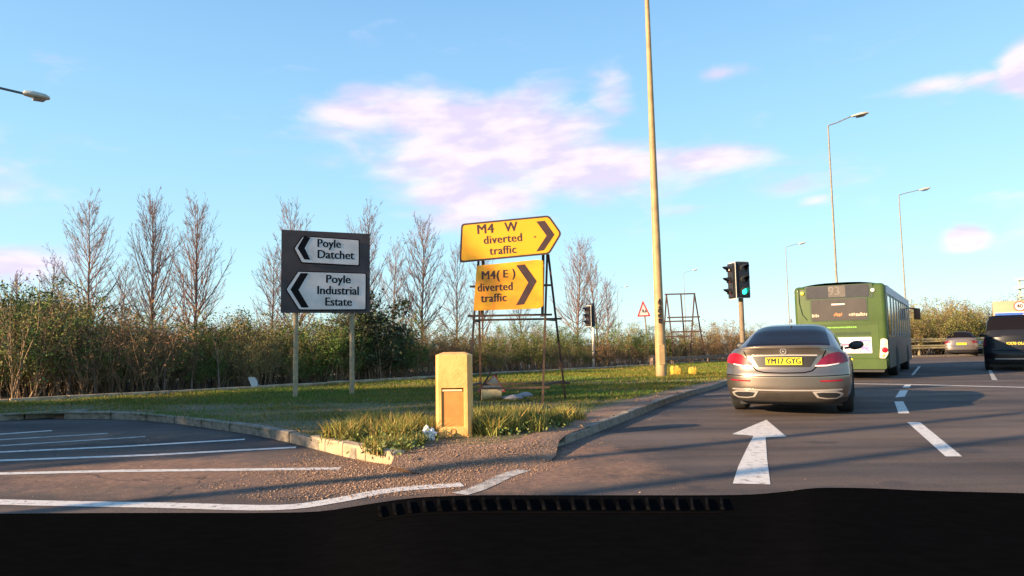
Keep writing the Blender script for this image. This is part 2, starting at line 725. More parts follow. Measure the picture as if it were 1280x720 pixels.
kr = structure('kerb')
kerb_run(kr, spline(kerb_left[1:], 6), 0.92, 0.13, 0.24, -0.12, k_conc)
pale = g2([(386, 559), (425, 570), (462, 578), (500, 583)])
kerb_run(kr, [p + Vector((0.02, -0.012, 0)) for p in pale], 0.46, 0.15, 0.25, -0.115, k_pale, wob=0.04)
kerb_run(kr, spline(kerb_nose[1:], 6), 0.5, 0.14, 0.2, -0.175, k_conc, wob=0.05)
kerb_run(kr, spline(kerb_right, 6), 0.92, 0.13, 0.24, -0.13, k_conc)
kb = structure('back_kerb')
kerb_run(kb, back_kerb[1:], 1.1, 0.16, 0.24, -0.05, k_pale, wob=0.035)
kerb_run(kb, [Vector((25, 44.3, 0))] + far_edge, 1.2, 0.15, 0.22, -0.1, k_conc)

# ---- painted markings
paint = M('road_paint', (0.66, 0.60, 0.53), 0.6, var=0.1, scale=14, col2=(0.27, 0.225, 0.19), ramp=(0.52, 0.68), bump=0.3, bscale=60)
faint = M('faded_road_paint', (0.50, 0.45, 0.39), 0.7, scale=8, col2=(0.17, 0.145, 0.125), ramp=(0.42, 0.66), bump=0.3, bscale=60)


def mark(name, poly, mat=paint, z=0.004):
    return sheet(name, poly, z, mat, kind='structure')


def line_mark(name, pts, w, mat=paint, w2=None):
    P = [Vector(p) for p in pts]
    a, b = [], []
    for i, p in enumerate(P):
        t = (P[min(i + 1, len(P) - 1)] - P[max(i - 1, 0)]).normalized()
        s = Vector((-t.y, t.x, 0))
        ww = (w + ((w2 or w) - w) * i / (len(P) - 1)) / 2
        a.append(p + s * ww)
        b.append(p - s * ww)
    return mark(name, a + b[::-1], mat)


arrow_px = [(963, 606), (959, 575), (957, 547), (983, 546), (958, 525), (915, 543), (942, 545), (934, 560), (923, 583), (916, 605)]
mark('lane_arrow', g2(arrow_px))
mark('lane_line', g2([(1182, 571), (1203, 571), (1150, 528), (1134, 528)]))
mark('lane_line', g2([(1123, 517), (1137, 517), (1129, 502), (1118, 502)]))
mark('lane_line', g2([(1119, 497), (1131, 496), (1135, 488), (1125, 488)]))
mark('lane_line', g2([(1128, 484.5), (1137, 484.5), (1139, 481.2), (1131, 481.2)]))
mark('lane_line', g2([(1139, 469), (1142, 469), (1151, 458), (1148, 458)]))
mark('lane_line', g2([(1240, 475), (1247, 475.5), (1239, 462.5), (1235, 462.5)]), faint)
line_mark('stop_line', [G(1052, 479.6), G(1140, 480.8), G(1290, 484.6), G(1420, 488.5)], 0.2)
line_mark('edge_line', spline([G(-300, 618), G(0, 628), G(200, 632), G(345, 635), G(420, 626), G(490, 613), G(578, 606)], 5), 0.17)
line_mark('edge_line', spline([G(575, 618), G(600, 610), G(635, 594), G(655, 588)], 4), 0.15, faint)
line_mark('hatch_line', [G(-120, 594), G(0, 592.5), G(150, 589), G(300, 587.5), G(425, 586)], 0.13)
line_mark('hatch_line', [G(-120, 584), G(0, 576), G(190, 569), G(370, 559.5)], 0.13)
line_mark('hatch_line', [G(-120, 574), G(0, 565.5), G(150, 558.5), G(306, 549.5)], 0.13)
line_mark('hatch_line', [G(-120, 564), G(0, 557.5), G(182, 546)], 0.13, faint)
line_mark('hatch_line', [G(-120, 556), G(0, 550), G(135, 542)], 0.13, faint)
line_mark('hatch_line', [G(-120, 548), G(0, 543), G(65, 538.5)], 0.13)
line_mark('edge_line', [G(640, 566.5), G(760, 542), G(905, 506)], 0.10, faint) if False else None

# ---- vegetation ---------------------------------------------------------
rs = np.random.RandomState(5)


def leafcards(rsd, pts, size, per, spread):
    """little pointed leaves round points"""
    N = len(pts) * per
    c = np.repeat(pts, per, 0) + rsd.normal(0, spread, (N, 3))
    a = rsd.normal(0, 1, (N, 3))
    a /= np.linalg.norm(a, axis=1)[:, None]
    b = np.cross(a, rsd.normal(0, 1, (N, 3)))
    b /= np.linalg.norm(b, axis=1)[:, None]
    s_ = (size * rsd.uniform(0.6, 1.4, N))[:, None]
    V = np.stack([c - a * s_, c + b * s_ * 0.5, c + a * s_, c - b * s_ * 0.5], 1)
    F = np.array([[0, 1, 2, 3]])[None] + (np.arange(N) * 4)[:, None, None]
    return V.reshape(-1, 3).astype(np.float32), F.reshape(-1, 4), N


grass_m = M('grass_blades', (0.125, 0.16, 0.026), 0.8, var=0.1, scale=1.0, attr=True, spec=0.2)
weed_m = M('weed_leaves', (0.17, 0.20, 0.045), 0.7, var=0.1, scale=1.0, attr=True, spec=0.25)


def blades(x, y, z0, h, w, lean=0.35, rsd=rs):
    """bent blades of grass: 5 vertices, 3 triangles"""
    N = len(x)
    a = rsd.rand(N) * 2 * np.pi
    dx, dy = np.cos(a), np.sin(a)
    b = rsd.rand(N) * 2 * np.pi
    ll = h * lean * rsd.rand(N)
    lx, ly = np.cos(b) * ll, np.sin(b) * ll
    V = np.zeros((N, 5, 3), np.float32)
    for i, (s, hz, lf) in enumerate([(-1, 0, 0), (1, 0, 0), (-0.7, 0.55, 0.35), (0.7, 0.55, 0.35), (0, 1, 1)]):
        V[:, i, 0] = x + dx * w * s * 0.5 + lx * lf
        V[:, i, 1] = y + dy * w * s * 0.5 + ly * lf
        V[:, i, 2] = z0 + h * hz
    k = (np.arange(N) * 5)[:, None]
    F = np.stack([k + [0, 1, 3], k + [0, 3, 2], k + [2, 3, 4]], 1).reshape(-1, 3)
    return V.reshape(-1, 3), F


def scatter(poly, N, power, dmin=7.0):
    xs = np.array([p[0] for p in poly])
    ys = np.array([p[1] for p in poly])
    out = []
    tot = 0
    while tot < N:
        x = rs.uniform(max(xs.min(), -24), min(xs.max(), 26), N * 3)
        y = rs.uniform(max(ys.min(), 2), ys.max(), N * 3)
        d = np.hypot(x, y)
        k = inpoly(x, y, poly) & (np.abs(x) < 0.82 * y + 3) & (rs.rand(len(x)) < (dmin / np.maximum(d, dmin)) ** power)
        out.append(np.stack([x[k], y[k]], 1))
        tot += k.sum()
    return np.concatenate(out)[:N]


def pnoise(x, y, s, seed=0):
    r = np.random.RandomState(seed)
    v = np.zeros_like(x)
    for i in range(6):
        a, b, c = r.uniform(-1, 1, 3) * s * (1 + i * 0.6)
        v += np.sin(a * x * 3 + b * y * 3 + c * 9) / (1 + i * 0.35)
    return v / 3


vp = [(p.x, p.y) for p in verge_poly]
# bare muddy nose of the island: no grass there
bare_poly = [(p.x, p.y) for p in g2([(386, 556), (440, 556), (530, 560), (600, 558), (668, 538), (760, 512), (850, 490), (905, 478), (920, 480), (905, 486), (760, 545), (640, 590), (480, 590)])]
# bare brown earth along the kerb of the main road and on the nose
de = spline(g2([(470, 560), (530, 556), (595, 557), (640, 551), (668, 540), (700, 528), (760, 509), (830, 492), (892, 478)], VZ), 4)
dk = [p for p in spline(kerb_nose[1:] + kerb_right[1:6], 5)]
dmesh = MB()
da, db = resample(de, 0.3), resample(dk, 0.3)
nn_ = 60
A_ = [da[int(i * (len(da) - 1) / nn_)] for i in range(nn_ + 1)]
B_ = [db[int(i * (len(db) - 1) / nn_)] for i in range(nn_ + 1)]
rows = []
for k_ in range(8):
    row = []
    for i, (a, b) in enumerate(zip(A_, B_)):
        t_ = (B_[min(i + 1, nn_)] - B_[max(i - 1, 0)]).normalized()
        on = min(1, nose_on(b) * 1.15)
        if k_ < 7:
            f_ = k_ / 6 * (0.97 - 0.25 * on)
            z_ = VZ + 0.004 + 0.012 * math.sin(i * 1.7 + k_ * 2.1) ** 2 * (0 < k_ < 6)
            row.append(Vector((a.x + (b.x - a.x) * f_, a.y + (b.y - a.y) * f_, z_)))
        else:
            q = b + Vector((t_.y, -t_.x, 0)) * (0.5 * on - 0.03)
            row.append(Vector((q.x, q.y, VZ * (1 - on) + 0.005 - 0.02 * on)))
    rows.append(row)
dmesh.grid(rows)
dmesh.build('bare_earth', dirt, kind='structure', smooth=True)
P = scatter(vp, 260000, 1.25)
x, y = P[:, 0], P[:, 1]
sheet('bare_earth', [(p[0], p[1]) for p in (bare_poly[:2] + bare_poly[2:9])] + [(nose.x + 0.55, nose.y + 0.3)], VZ + 0.003, dirt, kind='structure') if False else None
d = np.hypot(x, y)
patch = pnoise(x, y, 0.5, 3)
keep = ~inpoly(x, y, bare_poly) & (rs.rand(len(x)) < np.clip(0.85 + patch, 0.25, 1))
x, y, d, patch = x[keep], y[keep], d[keep], patch[keep]
h = (0.022 + 0.04 * rs.rand(len(x))) * (1 + 0.5 * np.clip(patch, -0.6, 1)) * np.clip(d / 15, 0.8, 1.5)
w = 0.006 * np.clip(d / 9, 1, 3)
V1, F1 = blades(x, y, VZ - 0.005, h, w, 0.9)
t = np.ones((len(x), 3), np.float32) * rs.uniform(0.7, 1.25, (len(x), 1))
dry = rs.rand(len(x)) < 0.16 + 0.25 * np.clip(-patch, 0, 1)
t[dry] *= (2.3, 1.25, 1.6)
t[:, 0] *= 1 + 0.35 * pnoise(x, y, 0.3, 9)
mlx, mly = rs.uniform(-12, 12, 9000), rs.uniform(8, 34, 9000)
mk = inpoly(mlx, mly, vp)
mlx, mly = mlx[mk], mly[mk]
lv_, lf_, nl_ = leafcards(rs, np.stack([mlx, mly, np.full(len(mlx), VZ + 0.035)], 1), 0.022, 1, 0.006)
npmesh('fallen_leaves', lv_, lf_, M('fallen_leaves', (0.30, 0.17, 0.08), 0.85, attr=True, scale=4, col2=(0.16, 0.09, 0.05)), np.repeat(rs.uniform(0.5, 1.6, (nl_, 1)) * np.ones((nl_, 3)), 4, 0), kind='stuff')
npmesh('grass', V1, F1, grass_m, np.repeat(t, 5, 0), kind='stuff')

# long tufts of weeds and grass round the bollard
tufts = []
tuft_px = [(440, 550, 17, 1.0), (470, 548, 26, 1.1), (500, 553, 24, 1.0), (520, 545, 18, 1.1), (455, 538, 20, 1.0), (490, 536, 24, 1.0), (532, 540, 14, 0.9), (420, 546, 10, .8),
           (612, 540, 22, 1.15), (630, 536, 28, 1.3), (650, 537, 24, 1.1), (668, 534, 16, 1.0), (685, 530, 12, .9), (705, 524, 10, 0.9), (640, 529, 18, 1.0), (605, 532, 16, 1.0), (510, 560, 12, 0.6), (480, 561, 12, 0.6)]
Vs, Fs, Ts = [], [], []
off = 0
for (px, py, sp, hh) in tuft_px:
    c = G(px, py, VZ)
    for k in range(9):
        N = 75
        cx, cy = c.x + rs.normal(0, sp / 880 * c.y * 0.75), c.y + rs.normal(0, 0.22)
        r_ = rs.rand(N) * 0.09
        a_ = rs.rand(N) * 6.28
        hv = (0.08 + 0.20 * rs.rand(N)) * hh
        V2, F2 = blades(cx + r_ * np.cos(a_), cy + r_ * np.sin(a_), VZ - 0.01, hv, 0.008 + 0.008 * rs.rand(N), 1.15)
        Vs.append(V2)
        Fs.append(F2 + off)
        off += len(V2)
        tt = np.ones((N, 3)) * rs.uniform(0.6, 1.35, (N, 1)) * np.array([1.2, 1.05, 1.0]) * rs.uniform(0.8, 1.15)
        dd = rs.rand(N) < 0.25
        tt[dd] *= (2.2, 1.35, 1.8)
        Ts.append(np.repeat(tt, 5, 0))
wl = []
for (px, py, sp, hh) in tuft_px:
    c = G(px, py, VZ)
    wl.append(np.stack([c.x + rs.normal(0, sp / 880 * c.y * 0.8, 170), c.y + rs.normal(0, 0.25, 170), VZ + 0.02 + 0.10 * rs.rand(170) ** 1.5], 1))
wl = np.concatenate(wl)
lv_, lf_, nl_ = leafcards(rs, wl, 0.020, 2, 0.015)
npmesh('weed_foliage', lv_, lf_, M('weed_foliage', (0.13, 0.18, 0.035), 0.7, attr=True, scale=4, col2=(0.20, 0.20, 0.05)), np.repeat(rs.uniform(0.5, 1.6, (nl_, 1)) * np.ones((nl_, 3)), 4, 0), kind='stuff')
npmesh('weeds', np.concatenate(Vs), np.concatenate(Fs), weed_m, np.concatenate(Ts), kind='stuff')

# loose stones and grit
grit_m = M('grit', (0.28, 0.175, 0.115), 0.9, attr=True, var=0.2, scale=30)
zone = [(p.x, p.y) for p in g2([(300, 590), (385, 562), (450, 566), (500, 558), (600, 556), (650, 548), (700, 536), (780, 508), (840, 496), (850, 505), (720, 575), (650, 600), (575, 616), (480, 622), (330, 628), (240, 612)])]
GP = []
while sum(len(a) for a in GP) < 24000:
    c0 = rs.multivariate_normal([nose.x, nose.y], [[1.7, 0.1], [0.1, 0.75]], 20000)
    GP.append(c0[inpoly(c0[:, 0], c0[:, 1], zone)])
g_in = np.concatenate(GP)[:24000]
g_out = np.stack([rs.uniform(-7, 3.5, 2600), rs.uniform(5.2, 11, 2600)], 1)
g_out = g_out[rs.rand(len(g_out)) < np.exp(-np.hypot(g_out[:, 0] - nose.x + 0.8, g_out[:, 1] - nose.y) / 2.0)]
gp = np.concatenate([g_in, g_out])
gp = gp[rs.rand(len(gp)) < np.clip(0.62 + 0.9 * pnoise(gp[:, 0], gp[:, 1], 1.6, 17) + 0.5 * pnoise(gp[:, 0], gp[:, 1], 4.0, 23), 0.06, 1)]
N = len(gp)
octv = np.array([(1, 0, 0), (-1, 0, 0), (0, 1, 0), (0, -1, 0), (0, 0, 1), (0, 0, -0.4)], np.float32)
octf = np.array([(0, 2, 4), (2, 1, 4), (1, 3, 4), (3, 0, 4), (2, 0, 5), (1, 2, 5), (3, 1, 5), (0, 3, 5)])
sz = 0.003 + 0.008 * rs.rand(N) ** 4 + 0.0015
VV = octv[None] * (sz[:, None, None] * rs.uniform(0.6, 1.3, (N, 1, 3))) + rs.normal(0, 0.0012, (N, 6, 3))
an = rs.rand(N) * 6.28
ca, sa = np.cos(an)[:, None], np.sin(an)[:, None]
X = VV[..., 0] * ca - VV[..., 1] * sa + gp[:, None, 0]
Y = VV[..., 0] * sa + VV[..., 1] * ca + gp[:, None, 1]
from mathutils.bvhtree import BVHTree
_bv = BVHTree.FromPolygons([tuple(v) for v in dmesh.v], dmesh.f)
zz = np.where(inpoly(gp[:, 0], gp[:, 1], vp), VZ, 0.0)
for i_ in range(N):
    hit = _bv.ray_cast(Vector((gp[i_, 0], gp[i_, 1], 1.0)), Vector((0, 0, -1)))[0]
    if hit is not None:
        zz[i_] = max(hit.z, 0)
zz = zz[:, None]
Z = VV[..., 2] * 0.7 + sz[:, None] * 0.3 + zz
VV = np.stack([X, Y, Z], -1)
FF = octf[None] + (np.arange(N) * 6)[:, None, None]
tt = np.ones((N, 3)) * rs.uniform(0.5, 1.6, (N, 1))
npmesh('grit', VV.reshape(-1, 3), FF.reshape(-1, 3), grit_m, np.repeat(tt, 6, 0), kind='stuff')


# ---- twigs: a fast store for many thin tapering shoots
class Twigs:
    def __init__(s, rsd):
        s.V, s.F, s.n, s.r = [], [], 0, rsd

    def shoots(s, P0, D, L, r0, seg=4, bend=0.12, up=0.0, sides=3, tip=0.22):
        """P0 (N,3), D (N,3) unit, L (N,), r0 (N,) -> returns point paths (N, seg+1, 3)"""
        N = len(P0)
        path = np.zeros((N, seg + 1, 3))
        path[:, 0] = P0
        d = D.copy()
        for i in range(seg):
            path[:, i + 1] = path[:, i] + d * (L / seg)[:, None]
            d = d + s.r.normal(0, bend, (N, 3))
            d[:, 2] += up
            d /= np.linalg.norm(d, axis=1)[:, None]
        ref = np.where(np.abs(D[:, 2:3]) < 0.9, [[0, 0, 1.]], [[1., 0, 0]])
        u = np.cross(D, ref)
        u /= np.linalg.norm(u, axis=1)[:, None]
        v = np.cross(D, u)
        rad = r0[:, None] * np.linspace(1, tip, seg + 1)[None]
        V = np.zeros((N, seg + 1, sides, 3), np.float32)
        for j in range(sides):
            a = 2 * np.pi * j / sides
            V[:, :, j] = path + (u * np.cos(a) + v * np.sin(a))[:, None] * rad[..., None]
        F = []
        for i in range(seg):
            for j in range(sides):
                q = (j + 1) % sides
                F.append((i * sides + j, i * sides + q, (i + 1) * sides + q, (i + 1) * sides + j))
        F = np.array(F)[None] + (np.arange(N) * (seg + 1) * sides)[:, None, None] + s.n
        s.V.append(V.reshape(-1, 3))
        s.F.append(F.reshape(-1, 4))
        s.n += N * (seg + 1) * sides
        return path

    def children(s, path, per, t0, t1, spread, Lf, rf, r0, rmin=0.0035, **k):
        """side shoots along given paths"""
        N, m = path.shape[:2]
        idx = np.repeat(np.arange(N), per)
        t = s.r.uniform(t0, t1, len(idx)) * (m - 1)
        i = np.minimum(t.astype(int), m - 2)
        f = (t - i)[:, None]
        p = path[idx, i] * (1 - f) + path[idx, i + 1] * f
        d = path[idx, i + 1] - path[idx, i]
        d /= np.linalg.norm(d, axis=1)[:, None] + 1e-9
        q = s.r.normal(0, 1, d.shape)
        q -= d * (q * d).sum(1)[:, None]
        q /= np.linalg.norm(q, axis=1)[:, None] + 1e-9
        nd = d * math.cos(spread) + q * math.sin(spread)
        nd /= np.linalg.norm(nd, axis=1)[:, None]
        tot = np.linalg.norm(path[idx, -1] - path[idx, 0], axis=1)
        L = tot * Lf * (1.15 - t / (m - 1)) * s.r.uniform(0.5, 1.2, len(idx))
        rr = (r0[idx] * (1 - 0.75 * t / (m - 1))) * rf
        return s.shoots(p, nd, L, np.maximum(rr, rmin), **k), rr

    def out(s):
        return np.concatenate(s.V), np.concatenate(s.F)


bark = M('bark', (0.22, 0.15, 0.12), 0.9, var=0.25, scale=5, bump=0.4, bscale=30, col2=(0.11, 0.08, 0.06))
twig_pink = M('poplar_twigs', (0.26, 0.145, 0.11), 0.85, var=0.2, scale=1.5, col2=(0.16, 0.09, 0.07))
twig_brown = M('shrub_twigs', (0.32, 0.21, 0.12), 0.9, var=0.3, scale=1.2, col2=(0.17, 0.115, 0.07))
LEAF = {
    'olive': M('olive_leaves', (0.17, 0.18, 0.045), 0.7, attr=True, scale=2, col2=(0.12, 0.12, 0.03), spec=0.25),
    'green': M('green_leaves', (0.13, 0.20, 0.035), 0.7, attr=True, scale=2, col2=(0.05, 0.085, 0.02), spec=0.25),
    'brown': M('russet_leaves', (0.28, 0.16, 0.07), 0.8, attr=True, scale=2, col2=(0.14, 0.085, 0.04), spec=0.2),
    'yellow': M('yellowing_leaves', (0.27, 0.23, 0.07), 0.75, attr=True, scale=2, col2=(0.16, 0.12, 0.04), spec=0.2),
    'dark': M('evergreen_leaves', (0.055, 0.075, 0.03), 0.65, attr=True, scale=2, col2=(0.03, 0.04, 0.02), spec=0.3),
}


def poplar(name, label, loc, H, seed, width=1.0, rz=0.0, low=0.2, nb=62, group='bare poplars behind the verge'):
    rsd = np.random.RandomState(seed)
    root = thing(name, label, 'tree', loc, rz, group)
    tr = Twigs(rsd)
    tp = tr.shoots(np.array([[0, 0, -0.1]]), np.array([[0.02, 0.02, 1.0]]), np.array([H * 0.97]), np.array([0.009 * H + 0.015]), seg=12, bend=0.022, sides=7, tip=0.06)
    v, f = tr.out()
    npmesh('trunk', v, f, bark, parent=root)
    cr = Twigs(rsd)
    t = np.linspace(low, 0.93, nb) + rsd.uniform(-0.01, 0.01, nb)
    i = np.minimum((t * 12).astype(int), 11)
    fr = (t * 12 - i)[:, None]
    p = tp[0, i] * (1 - fr) + tp[0, i + 1] * fr
    az_ = np.arange(nb) * 2.399 + rsd.uniform(-0.5, 0.5, nb)
    inc = R(50) * width * (1.1 - 0.5 * t) * rsd.uniform(0.7, 1.3, nb)
    dd = np.stack([np.cos(az_) * np.sin(inc), np.sin(az_) * np.sin(inc), np.cos(inc)], 1)
    L = H * (0.45 * (1.04 - t) ** 0.5) * rsd.uniform(0.6, 1.15, nb)
    r0 = (0.0042 * H) * (1.2 - t) * rsd.uniform(0.7, 1.2, nb)
    p1 = cr.shoots(p, dd, L, r0, seg=7, bend=0.065, up=0.13)
    p2, r2 = cr.children(p1, 8, 0.12, 0.97, R(29), 0.46, 0.6, r0, seg=4, bend=0.07, up=0.06, rmin=0.0075)
    p3, r3 = cr.children(p2, 4, 0.1, 0.95, R(26), 0.55, 0.62, r2, seg=3, bend=0.08, up=0.05, rmin=0.0052, tip=0.35)
    p4, r4 = cr.children(p1, 8, 0.2, 1.0, R(30), 0.24, 0.5, r0, seg=3, bend=0.06, up=0.05, rmin=0.0052, tip=0.35)
    v, f = cr.out()
    npmesh('crown', v, f, twig_pink, parent=root)
    return root


# place in photo (x of the stem, y of the top), distance, width, label
for i, (px, top, D, wd, lb) in enumerate([
        (107, 243, 30, 1.1, 'tall bare tree with the broadest crown, leftmost of the three poplars behind the left verge'),
        (190, 238, 31, 0.7, 'tall narrow bare tree, middle of the three poplars behind the left verge'),
        (243, 243, 29, 0.75, 'tall bare tree with dark trunk, rightmost of the three poplars behind the left verge'),
        (372, 253, 33, 0.85, 'bare tree rising behind the left half of the grey direction sign'),
        (452, 257, 33, 0.95, 'bare tree rising behind the right edge of the grey direction sign'),
        (527, 264, 35, 0.95, 'bare pinkish tree standing between the grey and the yellow direction signs'),
        (722, 292, 42, 1.05, 'bare tree just right of the yellow diversion signs')]):
    b = AT(px, 440, D)
    topz = AT(px, top, D).z
    poplar('poplar_tree', lb, (b.x, D, 0.05), topz - 0.05, 20 + i, wd, i * 1.3)
for i, (px, top, D, wd, lb) in enumerate([
        (20, 335, 24, 1.2, 'bare scrubby tree at the left edge of the picture'),
        (604, 300, 46, 0.8, 'thin bare tree seen behind the yellow sign frame'),
        (1190, 372, 62, 1.1, 'small bare tree above the far hedge behind the silver car'),
        (760, 345, 60, 1.0, 'small bare tree right of the side facing signal'),
        (655, 340, 44, 1.0, 'bare tree hidden behind the lower yellow sign'),
        (338, 300, 36, 1.1, 'small bare tree just left of the grey direction sign'),
        (490, 296, 40, 1.1, 'small bare tree between the grey sign and the pinkish poplar'),
        (570, 305, 42, 1.0, 'small bare tree just left of the yellow signs'),
        (748, 312, 46, 1.0, 'small bare tree behind the side facing signal'),
        (66, 318, 33, 1.1, 'small bare tree left of the broad poplar'),
        (150, 325, 34, 1.1, 'small bare tree between the broad poplar and the middle poplar')]):
    b = AT(px, 440, D)
    topz = AT(px, top, D).z
    poplar('bare_tree', lb, (b.x, D, 0.05), topz - 0.05, 60 + i, wd, i, nb=46, group='small bare trees in the thicket')

# thin saplings in front of the thicket
for i, (px, py, top, lb) in enumerate([(33, 500, 425, 'thin bare sapling nearest the left edge of the picture'), (74, 498, 430, 'thin bare sapling left of the broad poplar'), (197, 493, 430, 'thin bare sapling below the middle poplar'),
                                       (267, 490, 428, 'thin bare sapling with a forked top right of the three poplars'), (108, 497, 440, 'thin pale stem below the broad poplar'), (232, 491, 455, 'short thin stem left of the forked sapling')]):
    b = G(px, py, 0.06)
    b = b + Vector((0, 0.35, 0))
    topz = AT(px, top, b.y).z
    rsd = np.random.RandomState(90 + i)
    root = thing('sapling', lb, 'sapling', (b.x, b.y, 0.05), i, 'thin saplings along the back kerb')
    tr = Twigs(rsd)
    tp = tr.shoots(np.array([[0, 0, 0.]]), np.array([[0.02, 0.0, 1.0]]), np.array([topz]), np.array([0.032]), seg=8, bend=0.02, sides=5)
    v, f = tr.out()
    npmesh('stem', v, f, bark, parent=root)
    cr = Twigs(rsd)
    p1, r1 = cr.children(tp, 11, 0.45, 0.95, R(40), 0.5, 0.6, np.array([0.03]), seg=4, bend=0.07, up=0.08)
    cr.children(p1, 5, 0.2, 0.95, R(32), 0.5, 0.6, r1, seg=3, bend=0.07, up=0.05)
    v, f = cr.out()
    npmesh('crown', v, f, twig_brown, parent=root)


def shrub_mesh(seed, H, leaf, dens, nst=26, spread=0.42, wid=0.5, lsize=0.035):
    """returns (twig verts, faces, leaf verts, faces, leaf tint)"""
    rsd = np.random.RandomState(seed)
    tw = Twigs(rsd)
    a = rsd.rand(nst) * 6.28
    r_ = wid * 0.5 * np.sqrt(rsd.rand(nst)) * H
    p0 = np.stack([np.cos(a) * r_, np.sin(a) * r_, np.zeros(nst)], 1)
    inc = spread * rsd.uniform(0.1, 1.0, nst)
    b = a + rsd.normal(0, 0.6, nst)
    d = np.stack([np.cos(b) * np.sin(inc), np.sin(b) * np.sin(inc), np.cos(inc)], 1)
    L = H * rsd.uniform(0.6, 1.05, nst)
    r0 = 0.016 * np.ones(nst) * rsd.uniform(0.7, 1.4, nst)
    p1 = tw.shoots(p0, d, L, r0, seg=5, bend=0.1)
    p2, r2 = tw.children(p1, 9, 0.15, 1.0, R(42), 0.40, 0.6, r0, seg=4, bend=0.12)
    p3, r3 = tw.children(p2, 4, 0.2, 1.0, R(42), 0.55, 0.65, r2, seg=3, bend=0.12)
    v, f = tw.out()
    pts = np.concatenate([p3.reshape(-1, 3), p2[:, 1:].reshape(-1, 3)])
    cl = rsd.rand(6, 3) * 6
    nn_ = sum(np.sin(pts @ c * (1.6 / H) * 2 + i) for i, c in enumerate(cl)) / 6
    pick = rsd.rand(len(pts)) < dens * np.clip(1.35 - 0.95 * pts[:, 2] / H, 0.12, 1) * (0.45 + 1.3 * (nn_ > -0.02)) 
    pts = pts[pick]
    lv, lf, N = leafcards(rsd, pts, lsize, 2, 0.09)
    tint = np.repeat(np.ones((N, 3)) * rsd.uniform(0.6, 1.5, (N, 1)) * rsd.uniform(0.85, 1.15, (N, 3)), 4, 0)
    return v, f, lv, lf, tint


PROTO = []
KINDS = [('olive', 0.75), ('brown', 0.4), ('green', 1.1), ('yellow', 0.5), ('brown', 0.15), ('olive', 0.45), ('dark', 3.0), ('green', 0.8)]
for i, (k, dn) in enumerate(KINDS):
    PROTO.append((k, shrub_mesh(200 + i, 3.0, k, dn, lsize=0.035 if k != 'dark' else 0.05, spread=0.42 if k != 'dark' else 0.3)))

_twm, _lfm = {}, {}


def shrub(label, loc, H, kind, rz, group='shrubs in the thicket behind the verge'):
    k, (v, f, lv, lf, tint) = PROTO[kind]
    root = thing('shrub', label, 'shrub', loc, rz, group)
    if kind not in _twm:
        a = npmesh('branches', v, f, twig_brown, parent=root)
        b = npmesh('leaves', lv, lf, LEAF[k], tint, parent=root)
        _twm[kind], _lfm[kind] = a.data, b.data
    else:
        for nme, me in (('branches', _twm[kind]), ('leaves', _lfm[kind])):
            o = bpy.data.objects.new(nme, me)
            COL.objects.link(o)
            o.parent = root
    s = H / 3.0
    for c in root.children:
        c.scale = (s * rnd.uniform(0.95, 1.25), s * rnd.uniform(0.95, 1.2), s)
    return root


# front row: px, top y, kind, extra distance behind the back kerb
def kerb_depth(px):
    """distance of the back kerb along the sight line through px"""
    lo = None
    pts = back_kerb[1:] + [Vector((30, 47, 0)), Vector((60, 53.5, 0)), Vector((120, 62, 0))]
    dx = ray(px, 430)
    for a, b in zip(pts[:-1], pts[1:]):
        # solve a + s (b-a) = t * d
        e = b - a
        det = e.x * (-dx.y) + dx.x * e.y
        if abs(det) < 1e-9:
            continue
        s_ = (a.x * dx.y - a.y * dx.x) / (-e.x * dx.y + e.y * dx.x) if True else 0
        if -1e-6 <= s_ <= 1 + 1e-6:
            q = a + e * s_
            if q.y > 0:
                return q.y
    return 45.0


def where(px):
    L = [(60, 'at the far left of the thicket'), (100, 'left of the broad poplar'), (150, 'below the broad poplar'), (215, 'below the middle poplar'), (300, 'right of the three poplars'), (365, 'just left of the grey sign posts'),
         (440, 'between the posts of the grey sign'), (500, 'just right of the grey sign'), (560, 'between the grey sign and the bollard'), (640, 'behind the bollard and the yellow sign frame'), (700, 'behind the right leg of the yellow sign frame'),
         (770, 'behind the side facing signal'), (830, 'behind the small warning triangle'), (905, 'behind the empty sign frame'), (1000, 'behind the silver saloon'), (1125, 'behind the bus'), (1180, 'behind the crash barrier right of the bus'),
         (1230, 'behind the far silver car'), (1400, 'behind the box lorry')]
    for a, b in L:
        if px <= a:
            return b
    return L[-1][1]


NAMES = {'olive': 'olive leafed', 'brown': 'russet twiggy', 'green': 'green leafed', 'yellow': 'yellowing', 'dark': 'dark evergreen'}
SZ = {}
fr_row = [(8, 335, 5), (40, 345, 2), (62, 362, 1), (98, 382, 4), (128, 392, 2), (150, 385, 4), (184, 352, 1), (206, 362, 5), (238, 388, 4), (262, 402, 2),
          (292, 388, 3), (322, 384, 3), (350, 395, 3), (382, 398, 2), (402, 372, 7), (428, 385, 2), (448, 372, 2), (470, 345, 6), (492, 372, 2), (512, 392, 2), (545, 384, 1), (572, 398, 1), (598, 405, 4), (618, 400, 0), (640, 408, 1),
          (668, 402, 0), (700, 404, 4), (726, 404, 0), (752, 400, 1), (778, 404, 4), (800, 400, 1), (838, 396, 0), (862, 398, 4), (888, 398, 1), (915, 404, 4), (945, 404, 1), (980, 404, 3),
          (1010, 400, 1), (1045, 396, 0), (1080, 392, 5), (1112, 388, 0), (1142, 384, 3), (1160, 378, 0), (1182, 380, 5), (1205, 384, 3), (1228, 376, 0), (1250, 372, 5), (1280, 376, 0), (1310, 372, 3)]
seen = {}
